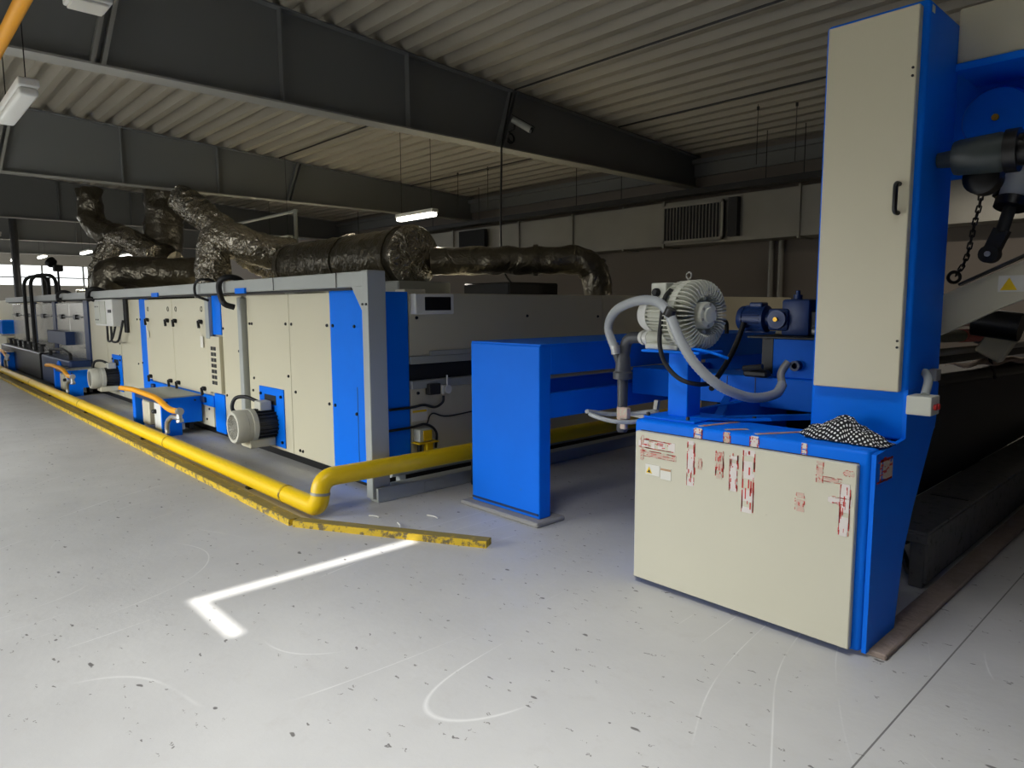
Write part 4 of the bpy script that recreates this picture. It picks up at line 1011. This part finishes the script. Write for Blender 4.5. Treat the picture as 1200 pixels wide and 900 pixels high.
MB().box(-2.30, yc - .08, 1.385, -2.10, yc + .15, zc + .14, .02, 2).lathe((-2.22, yc, zc + .14), (0, 0, 1), [(0, .03), (.03, .03), (.03, .015), (.06, .015)], 12).build('worm_housing', MOTORB, t, 40)
MB().box(-2.14, yc - .05, 1.385, -2.02, yc + .1, zc + .06, .01, 1).build('coupling', IRON, t)
MB().cyl((-2.06, 4.7, 1.42), (-1.95, 4.7, 1.42), .025, seg=12).build('shaft_end', BRAID, t, 40)
c = V((-2.12, 4.62, 1.19)); MB().lathe(c, (0, -1, 0), [(0, .035), (.05, .035), (.05, .02), (.01, .02)], 18).build('bracket_boss', DKBLUE, t, 40)
MB().box(-2.46, 4.5, 1.10, -2.28, 4.58, 1.15, .015, 1).cyl((-2.44, 4.48, 1.16), (-2.3, 4.48, 1.18), .02, seg=8).build('bearing_block', IRON, t, 40)
# T bracket behind the drain pipe
tag(MB().bar((-3.12, 4.0, .83), (-2.55, 4.05, .78), .03, .03).bar((-2.86, 4.03, .81), (-2.84, 4.03, .94), .03, .03, up=V((1, 0, 0))).build('steel_bracket', GALV), 'small grey T shaped steel bracket behind the drain pipe', 'bracket')

# ------------------------------------------------------------------ pump on its pedestal
t = thing('pump_pedestal', 'square blue pedestal post on the cabinet top under the pump', 'pedestal', (-2.24, 3.45, .955))
MB().box(-2.31, 3.38, .965, -2.18, 3.52, 1.33, .006, 2).build('post', BLUE, t)
MB().box(-2.40, 3.27, .955, -2.06, 3.60, .967, .003, 1).build('base_plate', BLUEW, t)
MB().bar((-2.14, 3.34, .972), (-1.80, 3.62, .972), .04, .012).build('flat_strap', BLUEW, t)
for x, y in ((-2.38, 3.29), (-2.12, 3.30), (-1.87, 3.57)): MB().cyl((x, y, .967), (x, y, .985), .012, seg=6).build('bolt', IRON, t)
MB().box(-2.47, 3.33, 1.33, -2.08, 3.58, 1.345, .004, 1).build('head_plate', BLUE, t)
t = thing('vacuum_pump', 'light grey finned side channel pump on the blue pedestal', 'pump', (-2.25, 3.45, 1.33))
px, py, pz, pr = -2.19, 3.45, 1.545, .198
h = MB().lathe((px, py, pz), (1, 0, 0), [(-.085, .10), (-.085, .140), (-.07, .158), (.035, .158), (.048, .140), (.05, .112), (.0, .104), (.0, .01)], 56)
h.lathe((px, py, pz), (1, 0, 0), [(-.03, .15), (-.03, .1945), (.018, .1945), (.018, .15)], 56)
NF = 44
for k in range(NF):
    a_ = 2 * math.pi * k / NF; c_, s_ = math.cos(a_), math.sin(a_)
    def rp(x, rr): return V((px + x, py + c_ * rr, pz + s_ * rr))
    q = [(-.105, .155), (-.10, .182), (-.08, .194), (.045, .199), (.075, .192), (.098, .165), (.104, .118), (.085, .104), (.045, .108), (.04, .140), (.03, .150), (-.06, .150), (-.08, .135)]
    tw = V((0, -s_, c_)) * .0065
    h.prism([rp(x, rr) - tw / 2 for x, rr in q], tw)
h.build('impeller_housing', OFFW, t, 30)
hb = MB().lathe((px, py, pz), (1, 0, 0), [(.0, .078), (.09, .076), (.108, .068), (.112, .045), (.122, .042), (.126, .01)], 32).build('hub_cap', OFFW, t, 35)
for sg in (-1, 1): MB().lathe((px + .03, py, pz + sg * .093), (1, 0, 0), [(0, .014), (.045, .014), (.05, .006)], 12).build('hub_rib', OFFW, t, 35)
for k in range(6):
    a_ = k * math.pi / 3 + .4; MB().cyl((px + .106, py + math.cos(a_) * .06, pz + math.sin(a_) * .06), (px + .114, py + math.cos(a_) * .06, pz + math.sin(a_) * .06), .008, seg=8).build('screw', GALV, t)
m_ = MB().lathe((px - .30, py, pz), (1, 0, 0), [(0, .082), (.21, .082)], 28)
for k in range(26):
    a_ = 2 * math.pi * k / 26; c_, s_ = math.cos(a_), math.sin(a_)
    m_.bar((px - .29, py + c_ * .088, pz + s_ * .088), (px - .10, py + c_ * .088, pz + s_ * .088), .02, .006, up=V((0, -s_, c_)))
m_.build('motor_body', OFFW, t, 30)
MB().lathe((px - .37, py, pz), (1, 0, 0), [(0, .06), (.012, .088), (.03, .098), (.085, .1), (.085, .09)], 28).build('fan_cowl', WHITEP, t, 35)
tb = MB().box(px - .235, py - .10, pz + .09, px - .12, py + .03, pz + .185, .006, 2).build('terminal_box', OFFW, t)
MB().lathe((px - .185, py - .10, pz + .13), (0, -1, 0), [(0, .025), (.02, .025), (.03, .018)], 12).build('cable_gland', BLACK, tb, 40)
MB().cyl((px - .32, py, 1.405), (px - .06, py, 1.405), .048, seg=24).cyl((px - .34, py - .0, 1.405), (px - .31, py, 1.405), .04, seg=24).build('outlet_silencer', OFFW, t, 35)
MB().box(px - .28, py - .1, 1.345, px - .03, py + .1, 1.38, .006, 1).build('foot', OFFW, t)
MB().lathe((px - .40, py, 1.405), (1, 0, 0), [(0, .04), (.015, .046), (.03, .046), (.03, .038), (.045, .038), (.05, .046), (.07, .046), (.075, .036), (.09, .036)], 24).build('outlet_coupling', WHITEP, t, 35)
MB().torus((px - .04, py, pz + pr + .025), (0, 1, 0), .018, .005, 16, 6).cyl((px - .04, py, pz + pr - .02), (px - .04, py, pz + pr + .008), .008, seg=8).build('eye_bolt', GALV, t, 40)
t.rotation_euler = (0, 0, math.radians(-8))
# drain pipe under the coupling
t = thing('drain_pipe', 'dark grey plastic pipe bending down from the pump outlet', 'pipe', (-2.71, 3.45, .8))
MB().tube(fillet([(-2.585, 3.498, 1.405), (-2.71, 3.505, 1.40), (-2.725, 3.49, 1.25)], .09, 8), .036, 16).build('elbow', PIPEG, t, 50)
MB().lathe((-2.725, 3.49, 1.30), (0, 0, -1), [(0, .036), (.03, .044), (.11, .05), (.12, .062), (.16, .062), (.165, .035), (.44, .03), (.445, .036), (.49, .036), (.5, .03), (.5, .01)], 20).build('down_pipe', PIPEG, t, 35)
MB().cyl((-2.775, 3.46, 1.36), (-2.735, 3.485, 1.22), .03, .03, 14).build('side_inlet', PIPEG, t, 40)
lab(MB().cyl((-2.725, 3.49, .86), (-2.725, 3.49, .96), .036, seg=14).box(-2.68, 3.40, .90, -2.62, 3.44, .97, .005, 1).box(-2.69, 3.42, .83, -2.65, 3.45, .89, .005, 1).build('tape_wrap', TAPEP, t), 'pinkish tape wrapped round the pipe')
# hoses
hp = [(722, 413, 3.44), (713, 384, 3.43), (722, 364, 3.38), (745, 353, 3.30), (768, 353, 3.24), (783, 366, 3.22), (797, 398, 3.21), (816, 428, 3.24), (845, 453, 3.34), (880, 466, 3.55), (908, 462, 3.75), (917, 450, 3.85)]
pts = resample(spline([aty(*p) for p in hp], 8), .011)
t = thing('suction_hose', 'thick light grey ribbed hose looping in front of the pump', 'hose', tuple(pts[0]))
MB().tube(pts, .027, 14, ribs=.0014).build('hose', HOSEG, t, 60)
MB().tube(spline([aty(917, 452, 3.85), aty(915, 440, 3.88), aty(918, 432, 3.9), aty(924, 424, 3.92)], 6), .022, 12).build('hose_end', GALV, t, 50)
MB().tube([aty(721, 405, 3.44), aty(722, 415, 3.44)], .031, 14).build('hose_clamp', BRAID, t, 40)
MB().tube([aty(787, 362, 3.21), aty(783, 370, 3.21)], .031, 14).build('cable_tie', BLACKP, t, 40)
pts = [aty(*p) for p in ((786, 340, 3.32), (779, 350, 3.26), (775, 375, 3.27), (773, 402, 3.29), (779, 425, 3.30), (795, 443, 3.32), (815, 450, 3.36), (833, 449, 3.50), (836, 443, 3.6))]
tag(MB().tube(spline(pts, 6), .013, 8).build('power_cable', BLACK, None, 60), 'black power cable drooping from the pump terminal box', 'cable')
pts = [aty(*p) for p in ((872, 378, 4.7), (862, 405, 4.65), (850, 428, 4.55), (838, 446, 4.4), (834, 455, 4.2))]
tag(MB().tube(spline(pts, 6), .02, 8).build('power_cable', BLACK, None, 60), 'thick black cable hanging from the blue geared motor', 'cable')
pts = [aty(*p) for p in ((805, 408, 3.38), (825, 411, 3.34), (842, 416, 3.34), (853, 420, 3.38))]
tag(MB().tube(spline(pts, 6), .008, 8).build('air_tube', BLUE, None, 60), 'thin light blue air tube below the pump housing', 'tube')
# hose ring on the drain pipe
pts = []
for k in range(40):
    a_ = math.radians(200 + 330 * k / 39)
    pts.append(V((-2.735, 3.50, .925)) + RT * (.225 * math.cos(a_)) + V((-.73, .68, 0)) * (.16 * math.sin(a_)) + V((0, 0, -.02 + .02 * math.cos(a_ * 2))))
tag(MB().tube(pts, .014, 10).build('hose_coil', HOSEG, None, 60), 'loop of pale grey hose hung round the drain pipe', 'hose')

# ------------------------------------------------------------------ polka dot cloth on the cabinet
def cloth():
    mb = MB(); NX, NY = 64, 40
    uv = mb.bm.loops.layers.uv.new('UVMap')
    prof = [(0, .012), (.06, .022), (.13, .055), (.22, .06), (.32, .075), (.42, .098), (.52, .1), (.62, .078), (.72, .058), (.85, .034), (.95, .012), (1, .004)]
    def top(u):
        for (a, za), (b, zb) in zip(prof, prof[1:]):
            if a <= u <= b: s = (u - a) / (b - a); s = s * s * (3 - 2 * s); return za + (zb - za) * s
        return 0
    g = []
    for i in range(NX + 1):
        u = i / NX; row = []
        hw = .05 + .075 * math.sin(math.pi * min(1, max(0, u)) ** .8) ** .7
        if u < .12: hw = .025 + .2 * u
        for j in range(NY + 1):
            v = j / NY * 2 - 1
            x = -1.53 + u * .43; yc_ = 3.41 + .02 * math.sin(u * 5) - .05 * max(0, u - .6)
            e = max(0.0, 1 - abs(v) ** 2.4)
            z = top(u) * e
            f = noise.noise(V((u * 7 + 3, v * 2.2, .3))) * .03 + noise.noise(V((u * 16, v * 4.5 + 2, 1.3))) * .014
            z += f * e * (.35 + top(u) * 4)
            yy = yc_ + v * hw + .012 * noise.noise(V((u * 9, v * 3, 5)))
            zz = max(z, .004) + .957
            row.append((mb.bm.verts.new((x + .01 * noise.noise(V((v * 3, u * 6, 2))), yy, zz)), (u * .43, (v * hw * 1.6 + z * (1 if v > 0 else -1) * .6))))
        g.append(row)
    U = [[None] * (NY + 1) for _ in range(NX + 1)]; mid = NY // 2; su = 0
    for i in range(NX + 1):
        if i: su += (g[i][mid][0].co - g[i - 1][mid][0].co).length
        U[i][mid] = (su, 0.0); acc = 0
        for j in range(mid + 1, NY + 1): acc += (g[i][j][0].co - g[i][j - 1][0].co).length; U[i][j] = (su, acc)
        acc = 0
        for j in range(mid - 1, -1, -1): acc += (g[i][j][0].co - g[i][j + 1][0].co).length; U[i][j] = (su, -acc)
    for i in range(NX):
        for j in range(NY):
            ks = ((i, j), (i + 1, j), (i + 1, j + 1), (i, j + 1))
            f = mb.bm.faces.new([g[a][b][0] for a, b in ks])
            for l, (a, b) in zip(f.loops, ks): l[uv].uv = U[a][b]
    o = mb.build('headscarf', DOTS, None, 80)
    s = o.modifiers.new('thickness', 'SOLIDIFY'); s.thickness = .003; s.offset = 1
    return tag(o, 'crumpled black cloth with white polka dots on the cabinet top', 'cloth')
cloth()
# a few scraps on the floor
for i, (x, y, a_, L, m) in enumerate(((-4.55, 2.72, .3, .10, PAPER), (-4.25, 3.05, .1, .12, PAPER), (-4.25, 2.78, -.5, .16, PAPER), (-3.1, 4.2, .4, .12, PAPER), (-3.05, 4.4, 1.2, .1, PAPER))):
    d = V((math.cos(a_), math.sin(a_), 0))
    tag(MB().tube(spline([V((x, y, .006)), V((x, y, .008)) + d * L * .5 + V((.01, .01, 0)), V((x, y, .006)) + d * L], 4), .005, 6).build('lint_scrap', m),
        ['white lint scrap by the grey post foot', 'white lint scrap behind the turned yellow bar', 'long white lint scrap beside the turned yellow bar', 'lint scrap on the floor under the blue stand', 'lint scrap deep under the blue stand'][i], 'scrap', 'lint scraps on the floor')

# ------------------------------------------------------------------ light
sc = bpy.context.scene
w = bpy.data.worlds.new('world'); sc.world = w; w.use_nodes = True
wn = w.node_tree; bg = wn.nodes['Background']
tc = wn.nodes.new('ShaderNodeTexCoord'); sp = wn.nodes.new('ShaderNodeSeparateXYZ'); wn.links.new(tc.outputs['Generated'], sp.inputs[0])
mr = wn.nodes.new('ShaderNodeMapRange'); mr.inputs['From Min'].default_value = -.02; mr.inputs['From Max'].default_value = .30
wn.links.new(sp.outputs['Z'], mr.inputs['Value'])
mx = wn.nodes.new('ShaderNodeMix'); mx.data_type = 'RGBA'; mx.inputs[6].default_value = (.08, .08, .075, 1); mx.inputs[7].default_value = (.95, .98, 1.0, 1)
wn.links.new(mr.outputs['Result'], mx.inputs['Factor']); wn.links.new(mx.outputs[2], bg.inputs[0])
bg.inputs[1].default_value = 13.5
def area(name, loc, target, sx, sy, e, col=(1, 1, 1), spread=180):
    d = bpy.data.lights.new(name, 'AREA'); d.shape = 'RECTANGLE'; d.size = sx; d.size_y = sy; d.energy = e; d.color = col; d.spread = math.radians(spread)
    o = bpy.data.objects.new(name, d); C.objects.link(o); o.location = loc
    o.rotation_euler = (V(target) - V(loc)).to_track_quat('-Z', 'Y').to_euler(); return o
# daylight entering through the assumed loading door behind the photographer
dl = area('assumed_door_daylight', ((DX0 + DX1) / 2, YF - .1, DZ1 / 2), ((DX0 + DX1) / 2, 5, DZ1 / 2), DX1 - DX0, DZ1, 1)
dl.data.cycles.is_portal = True
# unseen pane and fill lamp added overhead to brighten the foreground floor
structure('added_roof_pane', MB().box(-2.4, -.4, 4.985, -.8, 1.2, 5.0), WHITEP)
area('floor_fill_lamp', (-1.6, .4, 4.97), (-1.6, .4, 0), 1.5, 1.5, 65, (.98, .99, 1), 95)
# daylight of the far glazing
area('daylight_far', (XL + .2, 5, 3.2), (XL + 10, 5, 1.5), 12, .9, 160, (.95, .98, 1))
sd = bpy.data.lights.new('sun', 'SUN'); sd.energy = 7; sd.angle = math.radians(.6); sd.color = (1, .98, .95)
so = bpy.data.objects.new('sun', sd); C.objects.link(so)
so.rotation_euler = V((-math.cos(SUNE), 0, -math.sin(SUNE))).to_track_quat('-Z', 'Y').to_euler()
sc.view_settings.view_transform = 'Standard'
sc.view_settings.look = 'None'
sc.view_settings.gamma = 1
sc.view_settings.use_curve_mapping = False
sc.view_settings.exposure = 0.3
